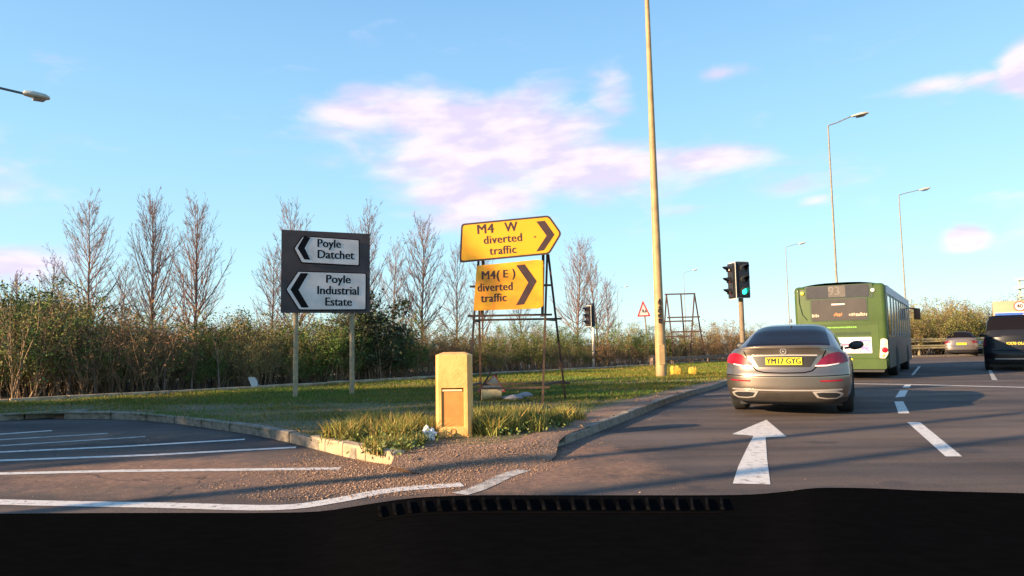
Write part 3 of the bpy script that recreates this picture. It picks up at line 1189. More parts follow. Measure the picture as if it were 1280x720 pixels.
for i, (px, top, kd) in enumerate(fr_row):
    D = kerb_depth(px) + rnd.uniform(1.2, 2.4)
    top += (22 + rnd.uniform(-12, 12)) if px < 1100 else 4
    b = AT(px, 440, D)
    H = AT(px, top, D).z
    kname = NAMES[KINDS[kd][0]]
    key = (kname, where(px))
    seen.setdefault(key, []).append((px, i, b, H, kd))
SIZEW = ['', 'leftmost ', 'second ', 'third ', 'fourth ']
for (kname, wh), lst in seen.items():
    for j, (px, i, b, H, kd) in enumerate(sorted(lst)):
        if len(lst) == 1:
            lb = f'{kname} shrub {wh}'
        elif len(lst) == 2:
            lb = f'{kname} shrub {wh}, the {["left", "right"][j]} one of two'
        else:
            lb = f'{kname} shrub {wh}, the {["left", "middle", "right", "farthest right"][j]} one'
        shrub(lb, (b.x, b.y, 0.04), H, kd, rnd.uniform(0, 6.28))

# the mass behind it: one tangle nobody could count
Vt, Ft, Vl, Fl, Tl, Kl = [], [], [], [], [], []
ot = ol = 0
for i in range(150):
    px = -150 + i * 11.0 + rnd.uniform(-6, 6)
    row = i % 3
    D = kerb_depth(px) + (3.4, 5.5, 8.0)[row] + rnd.uniform(-0.6, 0.8)
    top = np.interp(px, [-150, 0, 60, 130, 300, 380, 470, 540, 620, 740, 900, 1000, 1100, 1200, 1300, 1500], [372, 366, 366, 388, 396, 394, 394, 402, 408, 410, 408, 412, 394, 384, 378, 370]) + (10 if px < 1100 else 3) + rnd.uniform(-20, 12)
    b = AT(px, 440, D)
    H = AT(px, top, D).z
    kd = rnd.choice([0, 1, 4, 5, 3, 1, 7, 2] if px < 1100 else [0, 3, 5, 3])
    if rnd.random() < 0.12 and px < 620:
        kd = 6
    k, (v, f, lv, lf, tint) = PROTO[kd]
    s = H / 3.0
    a = rnd.uniform(0, 6.28)
    m = np.array([[math.cos(a), -math.sin(a), 0], [math.sin(a), math.cos(a), 0], [0, 0, 1]]) * s
    m[:2] *= 1.25
    o_ = np.array([b.x, b.y, 0.04])
    v2, f2 = v, f
    Vt.append(v2 @ m.T + o_)
    Ft.append(f2 + ot)
    ot += len(v2)
    Vl.append(lv @ m.T + o_)
    Fl.append(lf + ol)
    ol += len(lv)
    cc = {'olive': (1, 1, 1), 'brown': (1.45, 0.9, 1.3), 'green': (0.75, 1.05, 0.9), 'yellow': (1.6, 1.25, 1.6), 'dark': (0.35, 0.5, 0.6)}[k]
    cc = tuple(c_ * f_ for c_, f_ in zip(cc, [rnd.uniform(0.6, 1.25)] * 3))
    Tl.append(tint * np.array(cc))
tk = bpy.data.objects.new('thicket', None)
print('thicket tris', sum(len(f) for f in Ft) * 2, sum(len(f) for f in Fl) * 2)
bpy.data.objects.remove(tk)
npmesh('thicket', np.concatenate(Vt), np.concatenate(Ft), twig_brown, kind='stuff')
npmesh('thicket_leaves', np.concatenate(Vl), np.concatenate(Fl), LEAF['olive'], np.concatenate(Tl), kind='stuff')

# trees beyond the left edge of the picture; their shade falls across the verge
for i, (n_, s_, hh) in enumerate([(-9.8, -17.5, 6.8), (-11.4, -18.6, 8.2), (-13.0, -17.6, 9.0), (-14.7, -18.8, 9.6), (-16.3, -17.8, 9.4)]):
    xx, yy = -s_ * SDX - n_ * SDY, -s_ * SDY + n_ * SDX
    root = shrub('dense evergreen tree standing beyond the left edge, the ' + ['nearest', 'second nearest', 'middle', 'second farthest', 'farthest'][i] + ' of five', (xx, yy, VZ - 0.05), hh, 6, i * 2.0, 'evergreens beyond the left edge')
    root['category'] = 'tree'
    for c_ in root.children:
        c_.scale.x *= 0.62
        c_.scale.y *= 0.62

# ------------------------------------------------------------------ street furniture
galv = M('galvanised_steel', (0.27, 0.23, 0.165), 0.6, 0.3, var=0.2, scale=8, bump=0.1)
post_grey = M('weathered_post', (0.34, 0.26, 0.15), 0.7, var=0.25, scale=10)
rust = M('rusty_steel', (0.16, 0.085, 0.05), 0.8, 0.3, var=0.3, scale=20, bump=0.3, col2=(0.07, 0.05, 0.045))
s_black = M('sign_black', (0.007, 0.006, 0.007), 0.7, var=0.2, spec=0.15)
s_grey = M('sign_backing_grey', (0.098, 0.074, 0.070), 0.75, var=0.15, scale=3, spec=0.15)
s_white = M('sign_white', (0.84, 0.72, 0.66), 0.5, var=0.06, scale=4, col2=(0.70, 0.58, 0.52))
s_yel = M('sign_yellow', (0.88, 0.40, 0.005), 0.5, var=0.06, scale=3, col2=(0.82, 0.37, 0.006))
s_yel2 = M('sign_yellow_worn', (0.88, 0.41, 0.010), 0.5, scale=2.2, col2=(0.82, 0.26, 0.010), ramp=(0.42, 0.62))
s_brown = M('sign_chevron_brown', (0.045, 0.020, 0.022), 0.7, var=0.2)
s_red = M('sign_red', (0.55, 0.05, 0.03), 0.5, var=0.15)


def frame2(origin, right, up=(0, 0, 1)):
    """maps (a, d, b): a along the panel, d towards the back, b up"""
    o, r, u = Vector(origin), Vector(right).normalized(), Vector(up).normalized()
    bk = u.cross(r)
    return lambda a, d, b: tuple(o + r * a + bk * d + u * b)


def rounded(pts, r=0.04, k=3):
    """round the corners of a polygon"""
    out = []
    n_ = len(pts)
    for i in range(n_):
        a, b, c = Vector(pts[i - 1]), Vector(pts[i]), Vector(pts[(i + 1) % n_])
        u, v = (a - b), (c - b)
        q = min(r, u.length * 0.4, v.length * 0.4)
        u, v = b + u.normalized() * q, b + v.normalized() * q
        for j in range(k + 1):
            t = j / k
            out.append(tuple(u * (1 - t) ** 2 + b * 2 * t * (1 - t) + v * t * t))
    return out


def inset_poly(pts, m):
    """shrink a convex polygon given clockwise or not"""
    P = [Vector(p) for p in pts]
    n_ = len(P)
    area = sum(P[i].x * P[(i + 1) % n_].y - P[(i + 1) % n_].x * P[i].y for i in range(n_))
    sg = 1 if area > 0 else -1
    out = []
    for i in range(n_):
        a, b, c = P[i - 1], P[i], P[(i + 1) % n_]
        e1, e2 = (b - a).normalized(), (c - b).normalized()
        n1, n2 = Vector((-e1.y, e1.x)) * sg, Vector((-e2.y, e2.x)) * sg
        bis = (n1 + n2)
        bis = bis / max(bis.dot(n1), 0.2)
        out.append(tuple(b + bis * m))
    return out


def flag(parent, fr, pts, d, border, face, thick=0.006, r=0.05, bw=0.028, name='sign_plate', label=None):
    """a sign plate: border colour sheet with the face colour 2 mm proud"""
    m = MB()
    m.prism(rounded(pts, r), d - thick, d, fr)
    o = m.build(name, border, parent)
    m = MB()
    m.prism(rounded(inset_poly(pts, bw), r * 0.8), d - thick - 0.003, d - thick, fr)
    m.build('sign_face', face, o)
    if label:
        o['label'] = label
    return o


# --- grey direction sign on two posts
pl, pr = G(369, 497, VZ), G(438, 493, VZ)
DS = pl.y
rt = Vector((math.cos(R(24)), math.sin(R(24)), 0))
root = thing('direction_sign', 'dark grey direction board with white left arrows for Poyle, Datchet and Poyle Industrial Estate', 'road sign', (pl.x, pl.y, VZ))
sc_ = 880 / DS
WID = 1.95
left_top = AT(350, 287, DS - 0.16)
left_bot = AT(351, 391, DS - 0.16)
o0 = Vector((left_bot.x, DS - 0.16, left_bot.z)) - root.location
Hs = left_top.z - left_bot.z
fr = frame2(o0, rt)
m = MB()
m.prism([(0, 0), (WID, 0), (WID, Hs), (0, Hs)], 0, 0.03, fr)
bo = m.build('backing_board', s_grey, root)
m = MB()
for b in (0.25, 0.95, 1.6):
    m.prism([(0.05, b), (WID - 0.05, b), (WID - 0.05, b + 0.04), (0.05, b + 0.04)], 0.03, 0.06, fr)
m.build('mounting_rail', galv, root)
for a in (0.33, 1.56):
    p0 = Vector(fr(a, 0.10, 0))
    m = MB()
    m.tube([(p0.x, p0.y, -0.2), (p0.x, p0.y, o0.z + Hs - 0.05)], 0.055, 10)
    m.build('post', post_grey, root, smooth=True)
    for b in (0.27, 0.97, 1.62):
        q = Vector(fr(a, 0.075, b))
        m = MB()
        m.box((q.x - 0.07, q.y - 0.02, q.z - 0.02), (q.x + 0.07, q.y + 0.1, q.z + 0.03))
        m.build('clamp', galv, root)


def U(px, py, x0, y0, x1, y1, w, h):
    """picture place on a panel -> panel units"""
    return ((px - x0) / (x1 - x0) * w, (y1 - py) / (y1 - y0) * h)


def up(pts, box, w, h):
    return [U(px, py, *box, w, h) for px, py in pts]


# taken from an enlargement 6x of the panel: x0 62 x1 722, top 40, bottom 660
bx = (62, 45, 722, 662)
s1 = up([(148, 172), (212, 74), (640, 84), (640, 292), (205, 282)], (62, 35, 722, 655), WID, Hs)
s2 = up([(92, 490), (180, 350), (694, 352), (692, 640), (190, 644)], bx, WID, Hs)
f1 = flag(root, fr, s1, -0.012, s_black, s_white, r=0.03, bw=0.022, label='upper white arrow plate reading Poyle Datchet')
f2 = flag(root, fr, s2, -0.012, s_black, s_white, r=0.03, bw=0.022, label='lower white arrow plate reading Poyle Industrial Estate')


def chev(parent, fr, pts, d, mat):
    m = MB()
    m.prism(pts, d - 0.003, d, fr)
    return m.build('chevron', mat, parent)


chev(f1, fr, up([(176, 178), (222, 90), (270, 95), (228, 178), (270, 264), (226, 262)], bx, WID, Hs), -0.021, s_black)
chev(f2, fr, up([(128, 490), (200, 366), (256, 366), (186, 492), (262, 622), (208, 622)], bx, WID, Hs), -0.021, s_black)


def T(parent, fr, body, cx, cy, size, box, w, h, mat, d=-0.0225, xs=1.0, sp_=1.0, align='CENTER', up_=(0, 0, 1), rt_=rt, off=0.008):
    a, b = U(cx, cy, *box, w, h)
    return text('lettering', body, size, mat, parent, fr(a, d, b), rt_, up_, 0.001, align, sp_, 0.0, xs, bold=0.008)


u = WID / 660
T(f1, fr, 'Poyle', 408, 138, 88 * u, bx, WID, Hs, s_black, xs=0.93)
T(f1, fr, 'Datchet', 458, 222, 92 * u, bx, WID, Hs, s_black, xs=0.93)
T(f2, fr, 'Poyle', 478, 408, 88 * u, bx, WID, Hs, s_black, xs=0.98)
T(f2, fr, 'Industrial', 478, 494, 92 * u, bx, WID, Hs, s_black, xs=0.93)
T(f2, fr, 'Estate', 480, 580, 90 * u, bx, WID, Hs, s_black, xs=0.93)

# --- yellow diversion signs on a steel trestle
by = G(679, 506, VZ)
DY = by.y
uy = DY / 880.0
up_t = Vector((-0.044, 0, 1)).normalized()
rt_y = Vector((0.985, -0.12, 0.045)).normalized()
root = thing('trestle', 'rusty steel trestle carrying two yellow diversion signs', 'sign frame', (AT(640, 500, DY).x, DY, VZ))
L0 = root.location


def loc(px, py, dy=0.0):
    return AT(px, py, DY + dy) - L0


def gl(p, px, gy):
    return p


m = MB()
legs = [((597, 326), (581, 432), 0, 0.0), ((684, 316), (678, 506), 0, 0.0)]
A = loc(598, 326, 0.06)
B = loc(684, 318, 0.06)


def foot(px, dy):
    q = AT(px, 500, DY + dy)
    return Vector((q.x, DY + dy, VZ)) - L0 - Vector((0, 0, 0.03))


for top, bot, nme in ((A, foot(584, -0.0), 'front_leg'), (B, foot(678, 0.0), 'front_leg'), (A, foot(601, 1.2), 'rear_leg'), (B + Vector((0.02, 0, 0)), foot(707, 1.2), 'rear_leg')):
    m = MB()
    m.beam(top, bot, 0.038)
    m.build(nme, rust, root)


def lerp_at(a, b, z):
    t = (a.z - z) / (a.z - b.z)
    return a.lerp(b, t)


for (pyz, bk) in ((357, 0), (394, 0), (485, 0), (398, 1), (484, 1)):
    z = loc(640, pyz).z
    fl, frr = foot(584, 0), foot(678, 0)
    if bk:
        fl, frr = foot(601, 1.2), foot(707, 1.2)
    a, b = lerp_at(A, fl, z), lerp_at(B, frr, z)
    e = (b - a).normalized() * 0.12
    m = MB()
    m.beam(a - e, b + e, 0.036)
    m.build('crossbar', rust, root)
for z in (0.35, 1.5):
    for (t_, f_, r_) in ((A, foot(584, 0), foot(601, 1.2)), (B, foot(678, 0), foot(707, 1.2))):
        m = MB()
        m.beam(lerp_at(t_, f_, z), lerp_at(t_, r_, z), 0.04)
        m.build('side_brace', rust, root)
m = MB()
m.beam(loc(604, 326, 0.03), loc(603, 396, 0.03), 0.05)
m.build('upright', rust, root)
m = MB()
m.beam(loc(679, 318, 0.03), loc(678, 396, 0.03), 0.05)
m.build('upright', rust, root)


def sign_panel(name, label, px_org, box, pts, face, border, bw, r, dy, kids):
    """a flat plate: px_org = lower left of the enlargement box in the photograph; box in enlargement pixels (5.33x)"""
    org = AT(px_org[0], px_org[1], DY + dy)
    k = 853 / 160.0
    w = (box[2] - box[0]) / k * uy
    h = (box[3] - box[1]) / k * uy
    t = thing(name, label, 'road sign', org)
    rr, uu = Vector((1, 0, 0.0)), Vector((0, 0, 1))
    fr = frame2((0, 0, 0), rt_y, up_t.cross(rt_y).cross(up_t) if False else (rt_y.cross(Vector((0, 1, 0)))))
    fr = frame2((0, 0, 0), Vector((1, -0.12, 0.0)), (0, 0, 1))
    P = up(pts, box, w, h)
    m = MB()
    m.prism(rounded(P, r), 0, 0.006, fr)
    pl_ = m.build('sign_plate', border, t)
    m = MB()
    m.prism(rounded(inset_poly(P, bw), r * 0.8), -0.003, 0, fr)
    m.build('sign_face', face, pl_)
    for c in kids:
        if c[0] == 'chev':
            chev(pl_, fr, up(c[1], box, w, h), -0.0035, s_brown)
        else:
            _, body, cx, cy, hp, xs, sl = c
            a, b = U(cx, cy, *box, w, h)
            text('lettering', body, hp * 0.93 / k * uy, s_brown, pl_, fr(a, -0.0045, b), Vector((1, -0.12, sl)), Vector((-sl, 0, 1)), 0.001, 'CENTER', 1.08, 0.0, xs, bold=0.007)
    return t


SL = 0.045
sign_panel('diversion_sign', 'upper yellow arrow shaped sign reading M4 W diverted traffic', (574.0, 328.6), (75, 38, 768, 338),
           [(76, 338), (92, 74), (684, 40), (766, 164), (680, 300)], s_yel, s_brown, 0.033, 0.06, -0.03,
           [('chev', [(598, 78), (654, 76), (716, 170), (644, 272), (594, 278), (664, 176)]),
            ('t', 'M4', 255, 118, 98, 0.98, SL), ('t', 'W', 428, 110, 98, 0.9, SL), ('t', 'diverted', 372, 188, 84, 0.92, SL), ('t', 'traffic', 372, 264, 84, 0.9, SL), ('t', '.', 586, 160, 90, 1, SL)])
sign_panel('diversion_sign', 'lower yellow rectangular sign reading M4(E) diverted traffic, faded to orange at its left', (591.8, 389.5), (170, 325, 642, 662),
           [(170, 656), (196, 356), (600, 328), (641, 334), (636, 636), (606, 652)], s_yel2, s_yel, 0.012, 0.03, -0.035,
           [('chev', [(462, 362), (518, 356), (596, 470), (508, 622), (456, 626), (540, 478)]),
            ('t', 'M4(', 288, 424, 88, 0.9, SL * 0.4), ('t', 'E', 388, 418, 80, 0.9, SL * .4), ('t', ')', 446, 414, 84, 0.9, SL * .4), ('t', 'diverted', 318, 504, 84, 0.84, SL * .4), ('t', 'traffic', 308, 576, 84, 0.86, SL * .4)])

# --- the same trestle, empty, farther on
DE = 36.0
root = thing('empty_sign_frame', 'empty rusty steel trestle right of the tall lamp post', 'sign frame', (AT(852, 440, DE).x, DE, VZ))
L1 = root.location


def le(px, py, dy=0.0):
    return AT(px, py, DE + dy) - L1


def fe(px, dy):
    q = AT(px, 455, DE + dy)
    return Vector((q.x, DE + dy, VZ)) - L1


for a, b, nme in ((le(833, 368), fe(844, 0), 'front_leg'), (le(868, 367), fe(862, 0), 'front_leg'), (le(833, 368), fe(828, 1.8), 'rear_leg'), (le(868, 367), fe(882, 1.8), 'rear_leg'), (le(851, 368), fe(858, 0.9), 'upright')):
    m = MB()
    m.beam(a, b, 0.06)
    m.build(nme, rust, root)
for (a, b) in (((831, 368), (869, 367)), ((834, 397), (875, 396)), ((832, 402), (866, 401)), ((838, 415), (878, 414)), ((832, 421), (866, 420))):
    m = MB()
    m.beam(le(*a), le(*b), 0.07)
    m.build('crossbar', rust, root)

# --- yellow bollard
yb = M('bollard_yellow', (0.82, 0.46, 0.14), 0.55, var=0.1, scale=3, col2=(0.62, 0.27, 0.06), bump=0.25, bscale=30, ramp=(0.45, 0.75))
yo = M('bollard_panel_orange', (0.58, 0.27, 0.06), 0.6, scale=5, col2=(0.46, 0.19, 0.04), bump=0.1)
ycr = M('bollard_strip_cream', (0.86, 0.66, 0.36), 0.45, var=0.08)
b0 = G(568, 557, 0.0)
root = thing('bollard', 'faded yellow square traffic bollard with an orange panel at the nose of the grass island', 'bollard', (b0.x, b0.y + 0.1, 0.0), R(-3))
k = b0.y / 880.0
hw, hd, top = 0.205, 0.15, 1.065


def chpoly(w, d, c):
    return [(-w + c, -d), (w - c, -d), (w, -d + c), (w, d - c), (w - c, d), (-w + c, d), (-w, d - c), (-w, -d + c)]


m = MB()
rows = []
for z, g in ((0.10, 1.0), (1.035, 0.985), (1.045, 0.975)):
    rows.append([(x_ * g, y_ * g, z) for x_, y_ in chpoly(hw, hd, 0.035)])
# walls except the front, which has the recess
kk = len(m.v)
for r_ in rows:
    m.v += r_
for i in range(2):
    for j in range(1 if i == 0 else 0, 8):
        q = (j + 1) % 8
        m.f.append((kk + i * 8 + j, kk + i * 8 + q, kk + (i + 1) * 8 + q, kk + (i + 1) * 8 + j))
# hipped cap
kc = len(m.v)
m.v += [(x_ * 0.6, y_ * 0.3, 1.075) for x_, y_ in chpoly(hw, hd, 0.035)]
for j in range(8):
    q = (j + 1) % 8
    m.f.append((kk + 16 + j, kk + 16 + q, kc + q, kc + j))
m.f.append(tuple(kc + j for j in range(8)))
# front face ring with recess
x0, x1, z0, z1 = -0.135, 0.13, 0.215, 0.665
fw = hw - 0.035
F = [(-fw, -hd, 0.10), (fw, -hd, 0.10), (fw * .985, -hd * .985, 1.035), (-fw * .985, -hd * .985, 1.035)]
yv = -hd * 0.99
I = [(x0, yv, z0), (x1, yv, z0), (x1, yv, z1), (x0, yv, z1)]
J = [(x0 + .008, yv + 0.022, z0 + .008), (x1 - .008, yv + 0.022, z0 + .008), (x1 - .008, yv + 0.022, z1 - .008), (x0 + .008, yv + 0.022, z1 - .008)]
m.add(F + I + J, [(0, 1, 5, 4), (1, 2, 6, 5), (2, 3, 7, 6), (3, 0, 4, 7), (4, 5, 9, 8), (5, 6, 10, 9), (6, 7, 11, 10), (7, 4, 8, 11)])
m.build('body', yb, root)
m = MB()
m.box((x0 + .008, yv + 0.017, z0 + .008), (x1 - .008, yv + 0.03, z1 - .045))
m.build('recessed_panel', yo, root)
m = MB()
m.box((x0 + .012, yv + 0.006, z1 - 0.042), (x1 - .02, yv + 0.03, z1 - 0.020))
m.build('reflective_strip', ycr, root, bevel=0.004)
m = MB()
m.prism(chpoly(hw + 0.035, hd + 0.03, 0.03), 0, 0.085, lambda a, d, b: (a, b, d))
m.build('base_plinth', yb, root, bevel=0.012)
m = MB()
m.prism(chpoly(hw + 0.012, hd + 0.012, 0.035), 0.085, 0.115, lambda a, d, b: (a, b, d))
m.build('collar', yb, root, bevel=0.006)
m = MB()
pts = [(-0.03, yv - 0.003, 0.125)] + [(-0.03 * math.cos(t), yv - 0.003, 0.17 + 0.025 * math.sin(t)) for t in np.linspace(0, math.pi, 9)] + [(0.03, yv - 0.003, 0.125)]
m.tube(pts, 0.006, 5)
m.build('hasp', yo, root)

# --- litter bag
litter = M('litter_white', (0.85, 0.82, 0.78), 0.5, var=0.05)
g0 = G(537, 550, VZ)
bm = bmesh.new()
bmesh.ops.create_icosphere(bm, subdivisions=3, radius=0.06)
rr = random.Random(3)
for v in bm.verts:
    nrm = v.co.normalized()
    f_ = 1 + 0.35 * math.sin(nrm.x * 7 + 2) * math.sin(nrm.z * 6) + 0.25 * math.sin(nrm.y * 11 + nrm.x * 5)
    v.co = nrm * 0.06 * f_
    v.co.z = v.co.z * 1.15 + 0.05 + (0.03 * (nrm.x < -0.1))
    v.co.x *= 1.1
me = bpy.data.meshes.new('litter_bag')
bm.to_mesh(me)
bm.free()
me.materials.append(litter)
o = bpy.data.objects.new('litter_bag', me)
COL.objects.link(o)
o.location = g0
o['label'] = 'crumpled white plastic bag on the grass against the left foot of the bollard'
o['category'] = 'litter'

# --- things lying in the grass behind the bollard
tan = M('weathered_board', (0.52, 0.36, 0.22), 0.8, var=0.2, scale=6, col2=(0.36, 0.23, 0.14))
sack = M('grey_sandbag', (0.34, 0.30, 0.29), 0.9, var=0.2, scale=14, bump=0.4)
cream = M('cream_plastic', (0.60, 0.47, 0.22), 0.6, var=0.2, scale=12, col2=(0.40, 0.28, 0.14))
d0 = G(612, 500, VZ)
root = thing('fallen_warning_sign', 'fallen triangular warning sign with a red edge propped in the grass behind the bollard', 'road sign', (d0.x, d0.y, VZ), R(-14))
kk = d0.y / 880
tri = [(-18 * kk, 0.16), (19 * kk, 0.17), (0.03, 0.56)]
fr = frame2((0, 0, 0), (1, 0.1, 0), (0, 0.55, 1))
flag(root, fr, tri, 0.0, s_red, tan, r=0.03, bw=0.02, name='sign_plate')
m = MB()
m.beam((0.05, 0.35, 0.5), (-0.1, 0.5, -0.02), 0.04)
m.beam((-0.22, 0.12, 0.19), (-0.02, 0.2, 0.53), 0.035)
m.build('prop_leg', rust, root)
m = MB()
m.tube([(-0.20, -0.18, 0.12), (0.17, -0.10, 0.13)], [0.12, 0.10], 14)
o = m.build('fallen_lamp_drum', cream, None, smooth=True)
o.location = (d0.x + 0.05, d0.y - 0.05, VZ)
o['label'] = 'cream plastic drum lying on its side under the fallen warning sign'
o['category'] = 'drum'
for i, (px, py, sx) in enumerate([(640, 500, 0.22), (656, 497, 0.17)]):
    q = G(px, py, VZ)
    bm = bmesh.new()
    bmesh.ops.create_icosphere(bm, subdivisions=3, radius=1)
    for v in bm.verts:
        v.co.x *= sx
        v.co.y *= 0.15
        v.co.z = v.co.z * 0.06 * (1 + 0.2 * math.sin(v.co.x * 14 + i)) + 0.04
    me = bpy.data.meshes.new('sandbag')
    bm.to_mesh(me)
    bm.free()
    me.shade_smooth()
    me.materials.append(sack)
    o = bpy.data.objects.new('sandbag', me)
    COL.objects.link(o)
    o.location = q
    o.rotation_euler = (0, 0, R(-10 + 30 * i))
    o['label'] = ['large flattened grey sandbag lying right of the cream drum', 'small grey sandbag farthest right of those under the yellow sign'][i]
    o['category'] = 'sandbag'
    o['group'] = 'sandbags under the yellow sign frame'
q = G(317, 477, VZ)
m = MB()
m.prism(rounded([(-0.12, 0), (0.12, 0), (0.12, 0.34), (-0.12, 0.34)], 0.05), 0, 0.02, lambda a, d, b: (a * 0.9 - b * 0.45, d, b))
o = m.build('discarded_board', litter)
o.location = (q.x, q.y + 0.1, 0.1)
o['label'] = 'small white board leaning among the shrubs left of the grey sign'
o['category'] = 'litter'
o.location = AT(321, 477, kerb_depth(320) + 0.9)
o.location.z = 0.06

# --- two yellow grit sacks right of the tall post
ysack = M('yellow_sack', (0.62, 0.42, 0.04), 0.7, scale=16, col2=(0.42, 0.20, 0.04), bump=0.4, bscale=30, ramp=(0.5, 0.62))
for i, (px, py, w_, h_) in enumerate([(845, 469, 0.31, 0.31), (866, 469, 0.21, 0.27)]):
    q = G(px, py, VZ)
    bm = bmesh.new()
    bmesh.ops.create_cube(bm, size=1)
    bmesh.ops.subdivide_edges(bm, edges=bm.edges, cuts=5, use_grid_fill=True)
    for v in bm.verts:
        c = v.co.copy()
        rnd_ = 1 - 0.18 * (abs(c.z * 2) ** 4)
        v.co.x = c.x * w_ * rnd_ * (1 + 0.08 * math.sin(c.z * 9 + i))
        v.co.y = c.y * 0.28 * rnd_
        v.co.z = (c.z + 0.5) * h_ + 0.03 * math.sin(c.x * 11 + 2 * i) * (c.z > 0.3)
    me = bpy.data.meshes.new('grit_sack')
    bm.to_mesh(me)
    bm.free()
    me.shade_smooth()
    me.materials.append(ysack)
    o = bpy.data.objects.new('grit_sack', me)
    COL.objects.link(o)
    o.location = q - Vector((0, 0, 0.02))
    o['label'] = ['wide yellow sack in the grass next to the tall lamp post', 'narrow bright yellow sack, farther right from the tall lamp post'][i]
    o['category'] = 'sack'
    o['group'] = 'yellow sacks by the lamp post'

# --- the tall tapering lamp post
pole_m = M('cream_lamp_post_paint', (0.50, 0.32, 0.14), 0.6, var=0.12, scale=3, bump=0.1, col2=(0.34, 0.22, 0.10))
p0 = G(827, 472, VZ)
p0.z = VZ - 0.05
tp = AT(811.5, 72, p0.y)
dirp = (tp - p0)
root = thing('lamp_post', 'tall thick tapering cream post rising out of the picture beside the yellow sacks', 'lamp post', p0)
kk = p0.y / 880
m = MB()
top_p = dirp * 1.42
m.tube([Vector((0, 0, 0)), Vector((0, 0, 1.6)) + dirp * 0.0, dirp * 0.17, dirp * 1.0, top_p], [6.8 * kk, 6.5 * kk, 5.8 * kk, 3.3 * kk, 2.4 * kk], 20)
m.build('column', pole_m, root, smooth=True)
m = MB()
m.box((-0.09, -6.6 * kk - 0.012, 0.45), (0.09, -6.2 * kk, 1.05))
m.build('inspection_door', pole_m, root, bevel=0.01)
m = MB()
m.tube([(0, 0, 0), (0, 0, 0.06)], [0.33, 0.30], 16)
m.build('base_ring', k_conc, root)
# the worn lettering running down the post
for j, ch in enumerate('AZOOD'):
    py = 378 + j * 6
    t_ = (472 - py) / 400.0
    c = dirp * t_
    text('lettering', ch, 0.20, s_brown, root, (c.x + 0.0, -5.9 * kk - 0.02, c.z), (1, 0.1, 0), (0, 0, 1), 0.02)


def street_lamp(name, label, px_top, py_top, D, arm, head_dz=0.35, armx=1.0, army=0.0, z0=VZ, r=0.06, group='slim street lamps round the junction'):
    t = AT(px_top, py_top, D)
    root = thing(name, label, 'street lamp', (t.x, D, 0.0), 0, group)
    H = t.z
    m = MB()
    lean = 0.018
    m.tube([(lean * 0, 0, -0.1), (0, 0, 1.4), (0, 0, 1.5), (0, 0, H)], [r * 1.35, r * 1.35, r, r * 0.55], 10)
    m.build('column', galv, root, smooth=True)
    av = Vector((armx, army, 0)).normalized()
    m = MB()
    m.tube([Vector((0, 0, H - 0.1)), Vector((0, 0, H + 0.02)) + av * 0.05, Vector((0, 0, H + 0.12)) + av * 0.4, Vector((0, 0, H + head_dz)) + av * (arm - 0.25)], r * 0.45, 8)
    m.build('arm', galv, root, smooth=True)
    h = Vector((0, 0, H + head_dz))
    m = MB()
    rows = []
    sd = Vector((-av.y, av.x, 0))
    for t_, w_, hh in ((-0.35, 0.05, 0.05), (-0.28, 0.10, 0.08), (0.0, 0.16, 0.12), (0.35, 0.17, 0.12), (0.5, 0.12, 0.08), (0.54, 0.05, 0.04)):
        c = h + av * (arm + t_) + Vector((0, 0, t_ * 0.2))
        rows.append([tuple(c + sd * (w_ * math.cos(a)) + Vector((0, 0, hh * (math.sin(a) if math.sin(a) > 0 else 0.35 * math.sin(a))))) for a in np.linspace(0, 2 * math.pi, 13)[:-1]])
    m.grid(rows, True)
    m.f.append(tuple(range(12)))
    m.f.append(tuple(range(60, 72)))
    m.build('lamp_head', lamp_m, root, smooth=True)
    m = MB()
    c = h + av * (arm + 0.15) + Vector((0, 0, -0.03))
    rows = []
    for t_, w_, dz in ((-0.26, 0.06, 0), (-0.2, 0.12, -0.05), (0.15, 0.13, -0.05), (0.28, 0.06, 0.02)):
        rows.append([tuple(c + av * t_ + sd * (w_ * s_) + Vector((0, 0, dz * (1 - s_ * s_) - 0.01 + t_ * 0.2))) for s_ in np.linspace(-1, 1, 7)])
    m.grid(rows)
    m.build('lens', lens_m, root, smooth=True)
    return root


lamp_m = M('lamp_housing', (0.50, 0.47, 0.38), 0.5, var=0.15, scale=5)
lens_m = M('lamp_lens', (0.30, 0.28, 0.27), 0.25, var=0.1)
street_lamp('street_lamp', 'tallest slim street lamp, standing behind the green bus', 1035, 157, 35, 1.55, 0.5)
street_lamp('street_lamp', 'slim street lamp just right of the green bus', 1123.5, 244, 53, 1.9, 0.4)
street_lamp('street_lamp', 'slim street lamp between the signal and the bus', 982, 309, 80, 1.8, 0.4)
street_lamp('street_lamp', 'distant street lamp behind the empty sign frame', 854.5, 341, 107, 1.7, 0.4)
street_lamp('street_lamp', 'most distant street lamp, right of the side facing signal', 771.5, 361, 135, 1.7, 0.4)
# two more lamps beyond the left edge; the thin shadows of their columns cross the road
for i, (n_, s_) in enumerate([(-6.2, -12.5), (-4.7, -14.5)]):
    root = thing('street_lamp', ['nearer of two slim lamp posts standing beyond the left edge', 'farther of two slim lamp posts standing beyond the left edge'][i], 'street lamp', (-s_ * SDX - n_ * SDY, -s_ * SDY + n_ * SDX, 0), 0, 'slim street lamps round the junction')
    m = MB()
    m.tube([(0, 0, -0.1), (0, 0, 1.4), (0, 0, 1.5), (0, 0, 10)], [0.14, 0.14, 0.12, 0.09], 10)
    m.build('column', galv, root, smooth=True)
    m = MB()
    m.tube([(0, 0, 9.9), (0.5, 0, 10.2), (1.6, 0, 10.35)], 0.035, 8)
    m.build('arm', galv, root, smooth=True)
    m = MB()
    m.box((1.5, -0.15, 10.3), (2.2, 0.15, 10.45))
    m.build('lamp_head', lamp_m, root, bevel=0.05)
hp = AT(44, 120, 29)
